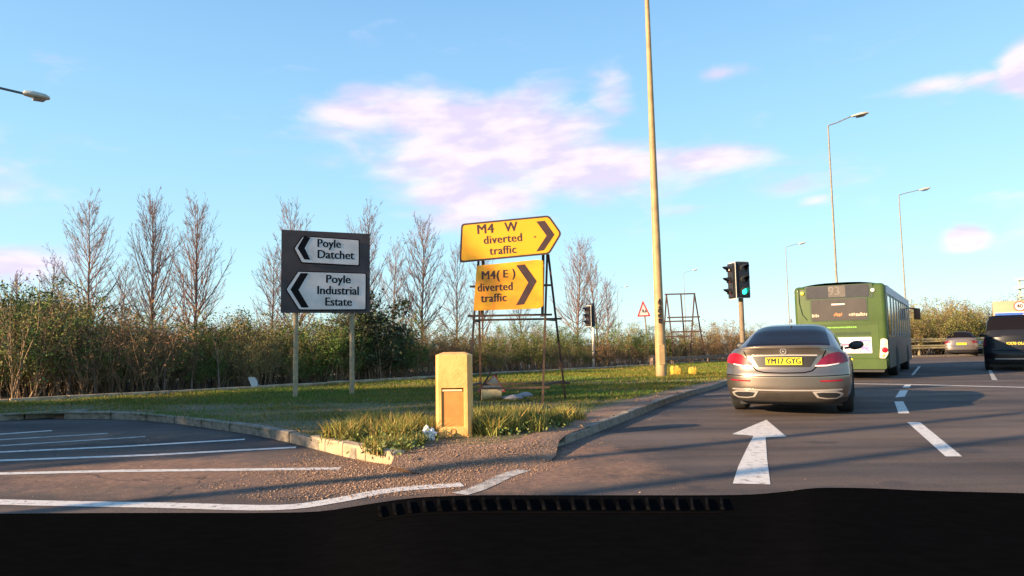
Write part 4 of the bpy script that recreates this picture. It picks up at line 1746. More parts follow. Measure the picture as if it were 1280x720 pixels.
street_lamp('street_lamp', 'street lamp whose head and arm alone reach in at the upper left', 0, 0, 27.2, 3.1, -0.05, 1.0, 0.0) if False else None
# the left lamp: its column stands beyond the edge of the picture
root = thing('street_lamp', 'street lamp whose arm and head alone reach in at the upper left', 'street lamp', (hp.x - 3.2, hp.y - 3.4, 0), 0, 'slim street lamps round the junction')
hv = hp - root.location
tipz = hv.z + 0.12
m = MB()
m.tube([(0, 0, -0.1), (0, 0, 1.4), (0, 0, 1.5), (0, 0, tipz)], [0.11, 0.11, 0.085, 0.05], 10)
m.build('column', galv, root, smooth=True)
m = MB()
m.tube([(0, 0, tipz - 0.1), Vector((0.1, 0.1, tipz)), hv - Vector((0.2, 0.2, 0.0))], 0.05, 8)
dark_arm = M('dark_lamp_arm', (0.10, 0.11, 0.12), 0.6, var=0.1)
m.build('arm', dark_arm, root, smooth=True)
m = MB()
av = Vector((hv.x, hv.y, 0)).normalized()
sd = Vector((-av.y, av.x, 0))
rows = []
for t_, w_, hh in ((-0.45, 0.06, 0.06), (-0.38, 0.14, 0.15), (-0.1, 0.2, 0.2), (0.35, 0.2, 0.17), (0.5, 0.13, 0.10), (0.54, 0.05, 0.04)):
    c = hv + av * t_
    rows.append([tuple(c + sd * (w_ * math.cos(a)) + Vector((0, 0, hh * (math.sin(a) if math.sin(a) > 0 else 0.5 * math.sin(a))))) for a in np.linspace(0, 2 * math.pi, 13)[:-1]])
m.grid(rows, True)
m.f += [tuple(range(12)), tuple(range(60, 72))]
m.build('lamp_head', lamp_m, root, smooth=True)
m = MB()
rows = []
for t_, w_, dz in ((-0.12, 0.06, 0), (-0.08, 0.15, -0.16), (0.3, 0.15, -0.14), (0.42, 0.06, -0.02)):
    rows.append([tuple(hv + av * t_ + sd * (w_ * s_) + Vector((0, 0, dz * (1 - 0.6 * s_ * s_) - 0.06))) for s_ in np.linspace(-1, 1, 7)])
m.grid(rows)
m.build('lens', lens_m, root, smooth=True)

# --- traffic signals
sig_m = M('signal_black', (0.02, 0.02, 0.022), 0.5, var=0.2)
sig_w = M('signal_white_border', (0.75, 0.72, 0.62), 0.5, var=0.05)
l_off = M('signal_lens_dark', (0.05, 0.02, 0.02), 0.2)
l_on = M('signal_green_lit', (0.02, 0.5, 0.3), 0.3, emit=((0.02, 0.95, 0.55), 2.2))
sig_pole = M('signal_pole', (0.22, 0.16, 0.10), 0.7, var=0.2, scale=12)


def signal_head(root, c, az_, lit, wd=0.45, ht=1.05, board=True):
    """c: bottom centre of the head; az_: direction it faces (angle of its front about z, 0 = towards -y)"""
    c = Vector(c)
    ca, sa = math.cos(az_), math.sin(az_)

    def T_(x_, y_, z_):
        return (c.x + x_ * ca - y_ * sa, c.y + x_ * sa + y_ * ca, c.z + z_)
    head = None
    m = MB()
    m.prism(rounded([(-0.15, 0.04), (0.15, 0.04), (0.15, ht - 0.04), (-0.15, ht - 0.04)], 0.03), 0, 0.2, lambda a, d, b: T_(a, d, b))
    head = m.build('signal_case', sig_m, root)
    if board:
        m = MB()
        m.prism(rounded([(-wd / 2, 0), (wd / 2, 0), (wd / 2, ht), (-wd / 2, ht)], 0.04), 0.03, 0.05, lambda a, d, b: T_(a, d, b))
        m.build('backing_board', sig_m, head)
        m = MB()
        o_ = rounded([(-wd / 2 - .02, -.02), (wd / 2 + .02, -.02), (wd / 2 + .02, ht + .02), (-wd / 2 - .02, ht + .02)], 0.05)
        m.prism(o_, 0.0505, 0.06, lambda a, d, b: T_(a, d, b))
        m.build('board_edge', sig_w, head)
    for i in range(3):
        z = ht * (0.18 + 0.32 * i)
        m = MB()
        vs = [T_(0, -0.012, z)] + [T_(0.10 * math.cos(t), -0.004, z + 0.10 * math.sin(t)) for t in np.linspace(0, 2 * math.pi, 21)[:-1]]
        m.add(vs, [(0, j + 1, (j + 1) % 20 + 1) for j in range(20)])
        m.build('signal_lens', l_on if (i == 0 and lit) else l_off, head, smooth=True)
        m = MB()
        an = np.linspace(R(-35), R(215), 15)
        outer = [T_(0.118 * math.cos(t), 0.0, z + 0.118 * math.sin(t)) for t in an]
        lip = [T_(0.112 * math.cos(t), -0.07 - 0.17 * max(0, math.sin(t)) ** 0.8, z + 0.112 * math.sin(t) - 0.02 * max(0, math.sin(t))) for t in an]
        lip2 = [T_(0.107 * math.cos(t), -0.07 - 0.17 * max(0, math.sin(t)) ** 0.8, z + 0.107 * math.sin(t) - 0.02 * max(0, math.sin(t))) for t in an]
        inner = [T_(0.112 * math.cos(t), 0.0, z + 0.112 * math.sin(t)) for t in an]
        m.grid([outer, lip, lip2, inner])
        m.build('visor', sig_m, head, smooth=True)
    return head


D1 = 21.3
c = AT(928, 372, D1)
bse = AT(929, 440, D1)
root = thing('traffic_signal', 'traffic signal with two heads, the right one showing green, above the silver saloon', 'traffic light', (bse.x, D1, VZ))
o_ = root.location
m = MB()
m.tube([(0, 0, -0.1), (c.x - o_.x, 0.15, c.z - o_.z), (c.x - o_.x - 0.03, 0.15, c.z - o_.z + 1.0)], 0.075, 12)
m.build('pole', sig_pole, root, smooth=True)
signal_head(root, c - o_ + Vector((0.02, -0.12, 0)), R(18), True, 0.47, 1.08)
c2 = AT(909, 372, D1)
signal_head(root, c2 - o_ + Vector((0.12, 0.0, -0.03)), R(-78), False, 0.42, 1.07, board=True)
m = MB()
m.beam((c2.x - o_.x + 0.1, 0.02, c2.z - o_.z + 0.2), (c.x - o_.x, 0.15, c.z - o_.z + 0.2), 0.05)
m.beam((c2.x - o_.x + 0.1, 0.02, c2.z - o_.z + 0.85), (c.x - o_.x - 0.02, 0.15, c.z - o_.z + 0.85), 0.05)
m.build('bracket', sig_w, root)

D2 = 33.0
c = AT(741.5, 408, D2)
root = thing('traffic_signal', 'distant traffic signal facing left on a pale pole with a black top', 'traffic light', (AT(742, 461, D2).x, D2, VZ))
o_ = root.location
m = MB()
m.tube([(0, 0, -0.1), (c.x - o_.x, 0, c.z - o_.z)], 0.065, 10)
m.build('pole', sig_w, root, smooth=True)
m = MB()
m.tube([(c.x - o_.x, 0, c.z - o_.z), (c.x - o_.x - 0.02, 0, c.z - o_.z + 1.08)], 0.10, 10)
m.build('pole_top', sig_m, root, smooth=True)
signal_head(root, AT(732, 408, D2) - o_ + Vector((0.1, 0, 0)), R(-62), False, 0.42, 0.95, board=True)
m = MB()
m.beam(AT(734, 402, D2) - o_, AT(742, 402, D2) - o_, 0.06)
m.beam(AT(734, 386, D2) - o_, AT(742, 386, D2) - o_, 0.06)
m.build('bracket', sig_m, root)

# --- warning triangle on a leaning pole
D3 = 39.0
b3 = AT(812, 456, D3)
root = thing('warning_sign', 'small red edged triangular warning sign on a thin leaning pole', 'road sign', (b3.x, D3, VZ))
t3 = AT(804.5, 380, D3) - root.location
m = MB()
m.tube([(0, 0, -0.1), t3], 0.04, 8)
m.build('pole', galv, root, smooth=True)
w3 = 17 / 880 * D3
fr = frame2(AT(796.5, 396, D3 - 0.06) - root.location, (1, 0, 0.02), (-0.03, 0, 1))
pp = flag(root, fr, [(0, 0), (w3, 0), (w3 / 2 - 0.01, 0.90)], 0.0, s_red, s_white, r=0.05, bw=0.075)
m = MB()
for (a0, bb, ww, hh) in ((0.30, 0.26, 0.10, 0.07), (0.30, 0.34, 0.07, 0.05), (0.43, 0.24, 0.11, 0.05), (0.45, 0.31, 0.06, 0.06), (0.3, 0.22, 0.2, 0.02)):
    m.prism([(a0, bb), (a0 + ww, bb), (a0 + ww, bb + hh), (a0, bb + hh)], -0.014, -0.0092, fr)
m.build('pictogram', s_black, pp)

# --- low rail behind the verge and the double rail crash barrier
rail_m = M('weathered_rail', (0.22, 0.15, 0.11), 0.85, var=0.3, scale=4, bump=0.3)
root = thing('low_rail', 'low weathered timber rail along the back of the verge right of the warning sign', 'rail', G(840, 455, VZ))
a, b = G(815, 458.5, VZ), G(905, 452.5, VZ)
a, b = a - root.location, b - root.location
b = b + (b - a) * 0.8
n_ = 7
m = MB()
m.beam(a + Vector((0, 0, .33)), b + Vector((0, 0, .33)), 0.13)
m.build('rail', rail_m, root)
for i in range(n_ + 1):
    q = a.lerp(b, i / n_)
    m = MB()
    m.box((q.x - 0.06, q.y + 0.02, -0.1), (q.x + 0.06, q.y + 0.16, 0.36))
    m.build('post', rail_m, root)

bar_m = M('barrier_steel', (0.50, 0.44, 0.26), 0.5, 0.45, var=0.2, scale=3)
bpts = [Vector((12.5, 36.0, 0)), Vector((19, 42.0, 0)), Vector((24.5, 45.0, 0)), Vector((30, 46.1, 0)), Vector((37, 47.8, 0)), Vector((60, 52.8, 0)), Vector((90, 57, 0))]
bpts = spline(bpts, 5)
root = thing('crash_barrier', 'double railed galvanised crash barrier on the far side of the junction', 'crash barrier', bpts[0])
bp_ = [p - root.location for p in bpts]


def wbeam(m, pts, z, hgt=0.31, dep=0.08):
    prof = [(0, 0), (-dep, hgt * 0.12), (-dep, hgt * 0.32), (0, hgt * 0.5), (-dep, hgt * 0.68), (-dep, hgt * 0.88), (0, hgt)]
    rows = []
    for i, p in enumerate(pts):
        t_ = (pts[min(i + 1, len(pts) - 1)] - pts[max(i - 1, 0)]).normalized()
        s_ = Vector((-t_.y, t_.x, 0))
        rows.append([tuple(p + s_ * d_ + Vector((0, 0, z + h_))) for d_, h_ in prof])
    m.grid(rows)


for z in (0.50, 0.92):
    m = MB()
    wbeam(m, bp_, z, 0.26)
    m.build('rail', bar_m, root)
for q in resample(bp_, 2.4):
    m = MB()
    m.box((q.x - 0.05, q.y + 0.02, -0.1), (q.x + 0.05, q.y + 0.12, 1.2))
    m.build('post', bar_m, root)

# --- pale open steel structure far behind the lorry
pst = M('pale_steelwork', (0.45, 0.55, 0.50), 0.6, var=0.15)
DT = 130.0
b4 = AT(1300, 400, DT)
root = thing('steel_tower', 'pale green open steel structure rising behind the box lorry at the right edge', 'tower', (b4.x, DT, 0))
hx, hy = 1.9, 1.9
topz = AT(1275, 347, DT).z
for sx in (-1, 1):
    for sy in (-1, 1):
        m = MB()
        m.beam((sx * hx, sy * hy, 0), (sx * hx, sy * hy, topz - 0.3), 0.3)
        m.build('leg', pst, root)
for i, z in enumerate(np.linspace(topz * 0.45, topz - 0.4, 5)):
    m = MB()
    m.box((-hx - 0.5 - 0.4 * (i % 2), -hy - 0.3, z), (hx + 0.5, hy + 0.3, z + 0.35))
    m.build('deck', pst, root)
    if i < 4:
        m = MB()
        dz = (topz - 0.4 - topz * 0.45) / 4
        m.beam((-hx, -hy - 0.1, z), (hx, -hy - 0.1, z + dz), 0.18)
        m.beam((hx, -hy - 0.2, z), (-hx, -hy - 0.2, z + dz), 0.18)
        m.build('brace', pst, root)

# ------------------------------------------------------------------ vehicles
glass_d = M('car_glass', (0.009, 0.007, 0.007), 0.08, spec=0.16, var=0.0)
rubber = M('tyre_rubber', (0.018, 0.018, 0.018), 0.85, var=0.2, scale=20)
alloy = M('alloy_rim', (0.45, 0.43, 0.40), 0.35, 0.8, var=0.1)
plastic = M('black_plastic', (0.02, 0.02, 0.022), 0.5, var=0.15)
chrome = M('chrome_trim', (0.68, 0.62, 0.56), 0.28, 0.55, var=0.03)
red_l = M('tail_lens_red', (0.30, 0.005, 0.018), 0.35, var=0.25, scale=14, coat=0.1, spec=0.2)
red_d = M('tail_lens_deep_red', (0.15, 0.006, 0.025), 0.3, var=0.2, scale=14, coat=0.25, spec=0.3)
white_l = M('lamp_lens_pale', (0.80, 0.72, 0.70), 0.2, var=0.05, coat=0.5)
plate_y = M('number_plate_yellow', (0.88, 0.66, 0.02), 0.45, var=0.03)
char_k = M('plate_black', (0.01, 0.01, 0.01), 0.5)


def car_paint(name, col, metal=0.6, rough=0.32):
    return M(name, col, rough, metal, var=0.06, scale=2, coat=0.8, col2=tuple(c * 0.86 for c in col))


def interp(x, tab):
    return float(np.interp(x, [a for a, b in tab], [b for a, b in tab]))


def smooth_tab(tab, n=80):
    """soften a piecewise linear table"""
    xs = np.linspace(tab[0][0], tab[-1][0], n)
    ys = np.interp(xs, [a for a, b in tab], [b for a, b in tab])
    for _ in range(3):
        ys[1:-1] = (ys[:-2] + 2 * ys[1:-1] + ys[2:]) / 4
    return list(zip(xs, ys))


class Car:
    """body lattice: u across, t along (0 rear, 1 front), w up the side"""

    def __init__(s, p):
        s.p = p
        s.top = smooth_tab(p['top'])
        s.rear = smooth_tab(p['rear'], 60)
        s.front = smooth_tab(p['front'], 40)
        s.side = smooth_tab(p['side'], 40)

    def body(s, u, t, w):
        p = s.p
        L = p['L']
        ztr = s.top[0][1]
        zr = p['zb'] + (ztr - p['zb']) * w
        yr = interp(zr, s.rear)
        zf = p['zb'] + (s.top[-1][1] - p['zb']) * w
        yf = L - interp(zf, s.front)
        y = yr + (yf - yr) * t
        au = abs(u)
        y += p['cr'] * (0.35 * au ** 2 + 0.65 * au ** 6) * max(0, 1 - t * 5) ** 2 - p['cf'] * (0.4 * au ** 2 + 0.6 * au ** 5) * max(0, 1 - (1 - t) * 5) ** 2
        zt = interp(y, s.top)
        z = p['zb'] + (zt - p['zb']) * w
        W_ = p['W'] * interp(w, s.side)
        W_ *= 1 - p['tr'] * max(0, 1 - t * 6) ** 3 - p['tf'] * max(0, 1 - (1 - t) * 5) ** 2
        x = u * W_
        # crown of the top, tuck of the floor
        if w > 0.999:
            z += p['crown'] * (1 - au ** 2.6)
        for yc in p['axles']:
            R_ = p['R'] + 0.035
            if au > 0.62 and abs(y - yc) < R_:
                z = max(z, p['R'] * 1.0 + math.sqrt(R_ ** 2 - (y - yc) ** 2))
        return Vector((x, y, z))

    def build(s, root, paint, trim=None):
        p = s.p
        ts = [0.5 - 0.5 * math.cos(math.pi * k / 16) for k in range(17)]
        ts = sorted(set([round(v, 5) for v in list(np.concatenate([np.linspace(0, 0.08, 7), np.linspace(0.08, 0.92, 61), np.linspace(0.92, 1, 7)]))]))
        us = list(np.sin(np.linspace(-math.pi / 2, math.pi / 2, 25)))
        ws = [k_ / 34 for k_ in range(34)] + [0.985, 1.0]
        m = MB()
        m.grid([[s.body(u_, t_, 1.0) for u_ in us] for t_ in ts])
        m.grid([[s.body(u_, t_, 0.0) for u_ in us] for t_ in ts])
        for sg in (-1, 1):
            m.grid([[s.body(sg, t_, w_) for w_ in ws] for t_ in ts])
        m.grid([[s.body(u_, 0, w_) for u_ in us] for w_ in ws])
        m.grid([[s.body(u_, 1, w_) for u_ in us] for w_ in ws])
        me = bpy.data.meshes.new('body')
        me.from_pydata(m.v, [], m.f)
        bm = bmesh.new()
        bm.from_mesh(me)
        bmesh.ops.remove_doubles(bm, verts=bm.verts, dist=0.0006)
        bmesh.ops.recalc_face_normals(bm, faces=bm.faces)
        bm.to_mesh(me)
        bm.free()
        me.shade_smooth()
        me.set_sharp_from_angle(angle=R(50))
        me.materials.append(paint)
        o = bpy.data.objects.new('body', me)
        COL.objects.link(o)
        o.parent = root
        s.bo = o
        # dark well behind the wheels
        for yc in p['axles']:
            m = MB()
            m.box((-p['W'] + 0.16, yc - p['R'] - 0.02, 0.12), (p['W'] - 0.16, yc + p['R'] + 0.02, p['R'] * 2))
            m.build('wheel_well', plastic, o)
        return o

    def cab(s, y, th):
        """roof shell: y along, th 0..pi across"""
        p = s.p
        h = interp(y, s.roof)
        zb = interp(y, s.top) - 0.02
        n_ = p.get('nn', 3.6)
        c, si = math.cos(th), math.sin(th)
        e = 2 / n_
        z = h * abs(si) ** e
        wb = p['Wc'] * (1 - p.get('tc', 0.06) * abs(2 * (y - p['roof'][0][0]) / (p['roof'][-1][0] - p['roof'][0][0]) - 1) ** 3)
        x = -(1 if c > 0 else -1) * abs(c) ** e * wb * (1 - p['tum'] * z / 0.45)
        z += 0.02 * math.sin(th) * (h > 0.05)
        return Vector((x, y, zb + z))

    def cabin(s, root, paint, rear_win, front_win, sides):
        p = s.p
        s.roof = smooth_tab(p['roof'], 70)
        ys = [s.p['roof'][0][0] + (p['roof'][-1][0] - p['roof'][0][0]) * k / 60 for k in range(61)]
        ths = np.linspace(0.02, math.pi - 0.02, 61)
        m = MB()
        m.grid([[s.cab(y, a) for a in ths] for y in ys])
        o = m.build('roof', paint, root, smooth=True, fix=False)
        for f in (0,):
            o.data.flip_normals() if o.data.polygons[len(o.data.polygons) // 2].normal.z < 0 else None

        def pane(name, y0, y1, fth, n=24, k=16, off=0.006, skew=None):
            rows = []
            for i in range(k + 1):
                y = y0 + (y1 - y0) * i / k
                a0, a1 = fth(i / k)
                row = []
                for j in range(n + 1):
                    a = a0 + (a1 - a0) * j / n
                    q = s.cab(y, a)
                    d = (s.cab(y + 0.02, a) - s.cab(y - 0.02, a)).cross(s.cab(y, a + 0.03) - s.cab(y, a - 0.03))
                    if d.length > 0:
                        d.normalize()
                    if d.z < -0.05 or d.dot(Vector((q.x, 0, 0.25))) < 0:
                        d = -d
                    row.append(q + d * off)
                rows.append(row)
            m = MB()
            m.grid(rows)
            return m.build(name, glass_d, root, smooth=True)
        pane('rear_window', *rear_win[:2], rear_win[2])
        pane('windscreen', *front_win[:2], front_win[2])
        for (y0, y1, lo, hi) in sides:
            pane('side_window', y0, y1, lambda t: (lo, hi), n=8)
            pane('side_window', y0, y1, lambda t: (math.pi - hi, math.pi - lo), n=8)

    def rp(s, x, z, off=0.0):
        """point of the rear surface at lateral x (may wrap round the corner), height z"""
        p = s.p
        ztr = s.top[0][1]
        w = min(max((z - p['zb']) / (ztr - p['zb']), 0), 1)
        Wz = p['W'] * interp(w, s.side) * (1 - p['tr'])
        u_ = x / Wz
        if abs(u_) <= 1:
            q = s.body(u_, 0, w)
            q.z = z
            e1 = s.body(min(u_ + 0.02, 1), 0, w) - s.body(max(u_ - 0.02, -1), 0, w)
            n_ = Vector((e1.y, -e1.x, 0)).normalized()
        else:
            sg = 1 if u_ > 0 else -1
            t = (abs(u_) - 1) * Wz / p['L']
            q = s.body(sg, t, w)
            q.z = z
            e1 = s.body(sg, t + 0.01, w) - s.body(sg, max(t - 0.01, 0), w)
            n_ = Vector((e1.y, -e1.x, 0)).normalized() * sg
        return q + n_ * off

    def patch(s, name, top, bot, mat, parent, off=0.006, n=14, k=5, smooth=True, depth=0.012):
        """plate on the rear between two polylines in (x, z)"""
        def samp(P, t):
            L_ = [0]
            for a, b in zip(P[:-1], P[1:]):
                L_.append(L_[-1] + math.hypot(b[0] - a[0], b[1] - a[1]))
            d = t * L_[-1]
            return np.interp(d, L_, [a[0] for a in P]), np.interp(d, L_, [a[1] for a in P])
        g1, g0 = [], []
        for i in range(k + 1):
            r1, r0 = [], []
            for j in range(n + 1):
                a, b = samp(top, j / n), samp(bot, j / n)
                x_, z_ = a[0] + (b[0] - a[0]) * i / k, a[1] + (b[1] - a[1]) * i / k
                r1.append(s.rp(x_, z_, off))
                r0.append(s.rp(x_, z_, off - depth))
            g1.append(r1)
            g0.append(r0)
        m = MB()
        m.grid(g1)
        m.grid([g1[0], g0[0]])
        m.grid([g1[-1], g0[-1]])
        m.grid([[r[0] for r in g1], [r[0] for r in g0]])
        m.grid([[r[-1] for r in g1], [r[-1] for r in g0]])
        me_o = m.build(name, mat, parent, fix=False)
        bm = bmesh.new()
        bm.from_mesh(me_o.data)
        bmesh.ops.remove_doubles(bm, verts=bm.verts, dist=0.0003)
        bmesh.ops.recalc_face_normals(bm, faces=bm.faces)
        # open at the back: make sure the face looks to the rear
        c = sum((f.normal.y for f in bm.faces[:n * k]), 0)
        if c > 0:
            bmesh.ops.reverse_faces(bm, faces=bm.faces)
        bm.to_mesh(me_o.data)
        bm.free()
        if smooth:
            me_o.data.shade_smooth()
            me_o.data.set_sharp_from_angle(angle=R(40))
        return me_o


_wheel = {}


def wheel(root, x, y, r, w, side):
    key = (r, w)
    if key not in _wheel:
        m = MB()
        m.lathe([(r * 0.62, -w / 2 + 0.01), (r * 0.9, -w / 2), (r * 0.985, -w / 2 + 0.025), (r, -w / 2 + 0.05), (r, w / 2 - 0.05), (r * 0.985, w / 2 - 0.025), (r * 0.9, w / 2), (r * 0.62, w / 2 - 0.01)], 30, 'X')
        ty = m.build('tyre', rubber, None, smooth=True)
        m = MB()
        m.lathe([(r * 0.64, w / 2 - 0.012), (r * 0.60, w / 2 - 0.03), (r * 0.56, w / 2 - 0.09)], 24, 'X', cap=False)
        for k in range(10):
            a = 2 * math.pi * k / 10
            d, e = Vector((0, math.cos(a), math.sin(a))), Vector((0, -math.sin(a), math.cos(a)))
            h = Vector((w / 2 - 0.03, 0, 0))
            m.add([h + d * 0.04 - e * 0.02, h + d * 0.04 + e * 0.02, h + d * r * 0.6 + e * 0.03, h + d * r * 0.6 - e * 0.03], [(0, 1, 2, 3)])
        m.lathe([(0.06, w / 2 - 0.05), (0.05, w / 2 - 0.02), (0.01, w / 2 - 0.015)], 12, 'X')
        ri = m.build('rim', alloy, None, smooth=True)
        _wheel[key] = (ty.data, ri.data)
        bpy.data.objects.remove(ty)
        bpy.data.objects.remove(ri)
    e = bpy.data.objects.new('wheel', None)
    COL.objects.link(e)
    e.parent = root
    e.location = (x, y, r)
    e.rotation_euler = (0, 0, 0 if side > 0 else math.pi)
    for nme, me in zip(('tyre', 'rim'), _wheel[key]):
        o = bpy.data.objects.new(nme, me)
        COL.objects.link(o)
        o.parent = e
    return e


def plate(root, car, body, x, z, w=0.52, h=0.111, off=0.012, chars=None, y=None):
    q = car.rp(x, z, off) if y is None else Vector((x, y, z))
    m = MB()
    m.box((x - w / 2, q.y - 0.006, z - h / 2), (x + w / 2, q.y + 0.03, z + h / 2))
    o = m.build('number_plate', plate_y, root, bevel=0.003)
    text('lettering', body, h * 1.12, char_k, o, (x, q.y - 0.0075, z - 0.001), (1, 0, 0), (0, 0, 1), 0.001, 'CENTER', 1.05, 0.0, 0.80, bold=0.006)
    return o


def heading(phi):
    return -phi        # rotation about z that turns +y towards +x by phi


# ---------------- silver saloon directly ahead
silver = M('silver_brown_paint', (0.27, 0.225, 0.185), 0.32, 0.85, var=0.06, scale=2, coat=0.4, col2=(0.235, 0.195, 0.16))
P_SAL = dict(L=4.92, W=0.925, zb=0.21, cr=0.30, cf=0.35, tr=0.035, tf=0.12, crown=0.035, R=0.335, axles=(1.12, 4.06), Wc=0.815, tum=0.25, nn=5.0,
             top=[(0, 1.035), (0.12, 1.03), (0.5, 1.025), (0.8, 1.0), (1.2, 0.97), (3.2, 0.95), (3.9, 0.93), (4.6, 0.84), (4.92, 0.70)],
             rear=[(0.2, 0.10), (0.3, 0.03), (0.42, 0.0), (0.62, 0.0), (0.70, 0.035), (0.75, 0.05), (0.92, 0.07), (1.0, 0.045), (1.04, 0.03)],
             front=[(0.2, 0.1), (0.5, 0.0), (0.7, 0.05), (0.9, 0.2)],
             side=[(0, 0.90), (0.12, 0.96), (0.3, 0.99), (0.5, 1.0), (0.72, 0.985), (0.86, 0.95), (0.94, 0.90), (1.0, 0.83)],
             roof=[(0.62, 0.0), (0.95, 0.16), (1.35, 0.345), (1.7, 0.44), (2.1, 0.475), (2.6, 0.48), (3.0, 0.44), (3.4, 0.28), (3.85, 0.0)])
MP = Vector((4.10, 10.75, 0))
MPHI = R(26.0)
merc = thing('saloon_car', 'silver brown saloon car with yellow number plate YM17 GYG, waiting directly ahead', 'car', MP, heading(MPHI))
C = Car(P_SAL)
C.build(merc, silver)
C.cabin(merc, silver, (0.72, 1.66, lambda t: (0.86 - 0.02 * t, math.pi - 0.86 + 0.02 * t)), (3.05, 3.72, lambda t: (0.45 + 0.2 * t, math.pi - 0.45 - 0.2 * t)), [(1.35, 2.35, 0.02, 0.30), (2.42, 3.2, 0.02, 0.30)])
for sg in (-1, 1):
    for yc in (1.12, 4.06):
        wheel(merc, sg * 0.80, yc, 0.335, 0.245, sg)


def mx_(P):
    return [(-a, b) for a, b in P]


def lamp_cluster(flip, lens, bar):
    f = mx_ if flip else (lambda P: P)
    o = C.patch('tail_light', f([(0.52, 0.86), (0.62, 0.935), (0.74, 0.965), (0.85, 0.94), (0.98, 0.89)]), f([(0.43, 0.745), (0.52, 0.745), (0.66, 0.765), (0.85, 0.81), (0.99, 0.85)]), lens, merc, off=0.012, n=18, k=8)
    C.patch('light_bar', f([(0.44, 0.770), (0.6, 0.775), (0.76, 0.800)]), f([(0.43, 0.752), (0.58, 0.752), (0.74, 0.782)]), bar, o, off=0.02, n=10, k=2)
    return o


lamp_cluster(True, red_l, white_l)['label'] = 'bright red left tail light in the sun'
lamp_cluster(False, red_d, white_l)['label'] = 'deep red right tail light in shade'  # sun and shade are put into the two lens colours
seam = M('panel_seam', (0.006, 0.005, 0.005), 1.0, spec=0.0)
# boot lid seam
C.patch('boot_seam', [(-0.60, 0.99), (-0.54, 0.86), (-0.48, 0.76), (-0.40, 0.68), (-0.28, 0.652), (0, 0.645), (0.28, 0.652), (0.40, 0.68), (0.48, 0.76), (0.54, 0.86), (0.60, 0.99)],
        [(-0.584, 0.99), (-0.524, 0.86), (-0.464, 0.765), (-0.388, 0.694), (-0.28, 0.669), (0, 0.662), (0.28, 0.669), (0.388, 0.694), (0.464, 0.765), (0.524, 0.86), (0.584, 0.99)], seam, merc, off=0.002, n=60, k=1, depth=0.003)
# bumper seam
C.patch('bumper_seam', [(-0.90, 0.630), (-0.5, 0.614), (0, 0.608), (0.5, 0.614), (0.90, 0.630)], [(-0.90, 0.618), (-0.5, 0.602), (0, 0.596), (0.5, 0.602), (0.90, 0.618)], seam, merc, off=0.002, n=40, k=1, depth=0.003)
# number plate recess, its shade put into a near black patch, and its trim
recess_m = M('recess_shade', (0.018, 0.015, 0.013), 0.45, 0.0, var=0.05)
C.patch('plate_recess_shade', [(-0.47, 0.905), (0.47, 0.905)], [(-0.37, 0.745), (0.37, 0.745)], recess_m, merc, off=0.008, n=24, k=6)
C.patch('boot_lid_trim', [(-0.47, 0.928), (0, 0.934), (0.47, 0.928)], [(-0.47, 0.908), (0, 0.912), (0.47, 0.908)], chrome, merc, off=0.014, n=20, k=2, depth=0.02)
C.patch('spoiler_lip', [(-0.60, 1.045), (0, 1.052), (0.60, 1.045)], [(-0.60, 1.02), (0, 1.027), (0.60, 1.02)], silver, merc, off=0.02, n=24, k=2, depth=0.06)
plate(merc, C, 'YM17 GYG', 0, 0.832, off=0.016)
# lower bumper: chrome strip with the two framed exhausts, dark diffuser
C.patch('diffuser', [(-0.74, 0.36), (0, 0.35), (0.74, 0.36)], [(-0.66, 0.235), (0, 0.225), (0.66, 0.235)], M('diffuser_grey', (0.05, 0.042, 0.036), 0.5, 0.2), merc, off=0.012, n=30, k=4)
C.patch('lower_valance', [(-0.86, 0.285), (-0.5, 0.262), (0, 0.255), (0.5, 0.262), (0.86, 0.285)], [(-0.84, 0.212), (0.84, 0.212)], plastic, merc, off=0.010, n=34, k=3)
C.patch('bumper_trim', [(-0.78, 0.415), (-0.4, 0.405), (0, 0.402), (0.4, 0.405), (0.78, 0.415)], [(-0.78, 0.395), (-0.4, 0.385), (0, 0.382), (0.4, 0.385), (0.78, 0.395)], chrome, merc, off=0.016, n=36, k=2, depth=0.025)
for sg in (-1, 1):
    f = (lambda P: P) if sg > 0 else mx_
    o = C.patch('exhaust_trim', f([(0.38, 0.375), (0.5, 0.385), (0.72, 0.38), (0.79, 0.35)]), f([(0.44, 0.285), (0.55, 0.265), (0.70, 0.268), (0.76, 0.30)]), chrome, merc, off=0.018, n=14, k=3, depth=0.03)
    C.patch('exhaust_opening', f([(0.43, 0.355), (0.52, 0.365), (0.70, 0.36), (0.75, 0.34)]), f([(0.47, 0.30), (0.56, 0.285), (0.69, 0.287), (0.73, 0.31)]), plastic, o, off=0.021, n=10, k=2, depth=0.004)
    C.patch('reflector', f([(0.50, 0.545), (0.66, 0.548), (0.80, 0.556)]), f([(0.50, 0.525), (0.66, 0.528), (0.80, 0.536)]), red_l, merc, off=0.008, n=10, k=1)
# star emblem
q = C.rp(0, 0.985, 0.014)
m = MB()
ring = [(0.042 * math.cos(t), q.y - 0.004, 0.982 + 0.042 * math.sin(t)) for t in np.linspace(0, 2 * math.pi, 25)]
m.tube(ring, 0.0045, 5)
for k_ in range(3):
    a = math.pi / 2 + k_ * 2 * math.pi / 3
    e = Vector((math.cos(a), 0, math.sin(a)))
    s_ = Vector((-math.sin(a), 0, math.cos(a)))
    c0 = Vector((0, q.y - 0.006, 0.982))
    m.add([c0 - s_ * 0.008, c0 + s_ * 0.008, c0 + e * 0.040, c0 + Vector((0, -0.006, 0)) + e * 0.008], [(0, 2, 3), (1, 3, 2), (0, 3, 1)])
m.build('badge', chrome, merc)
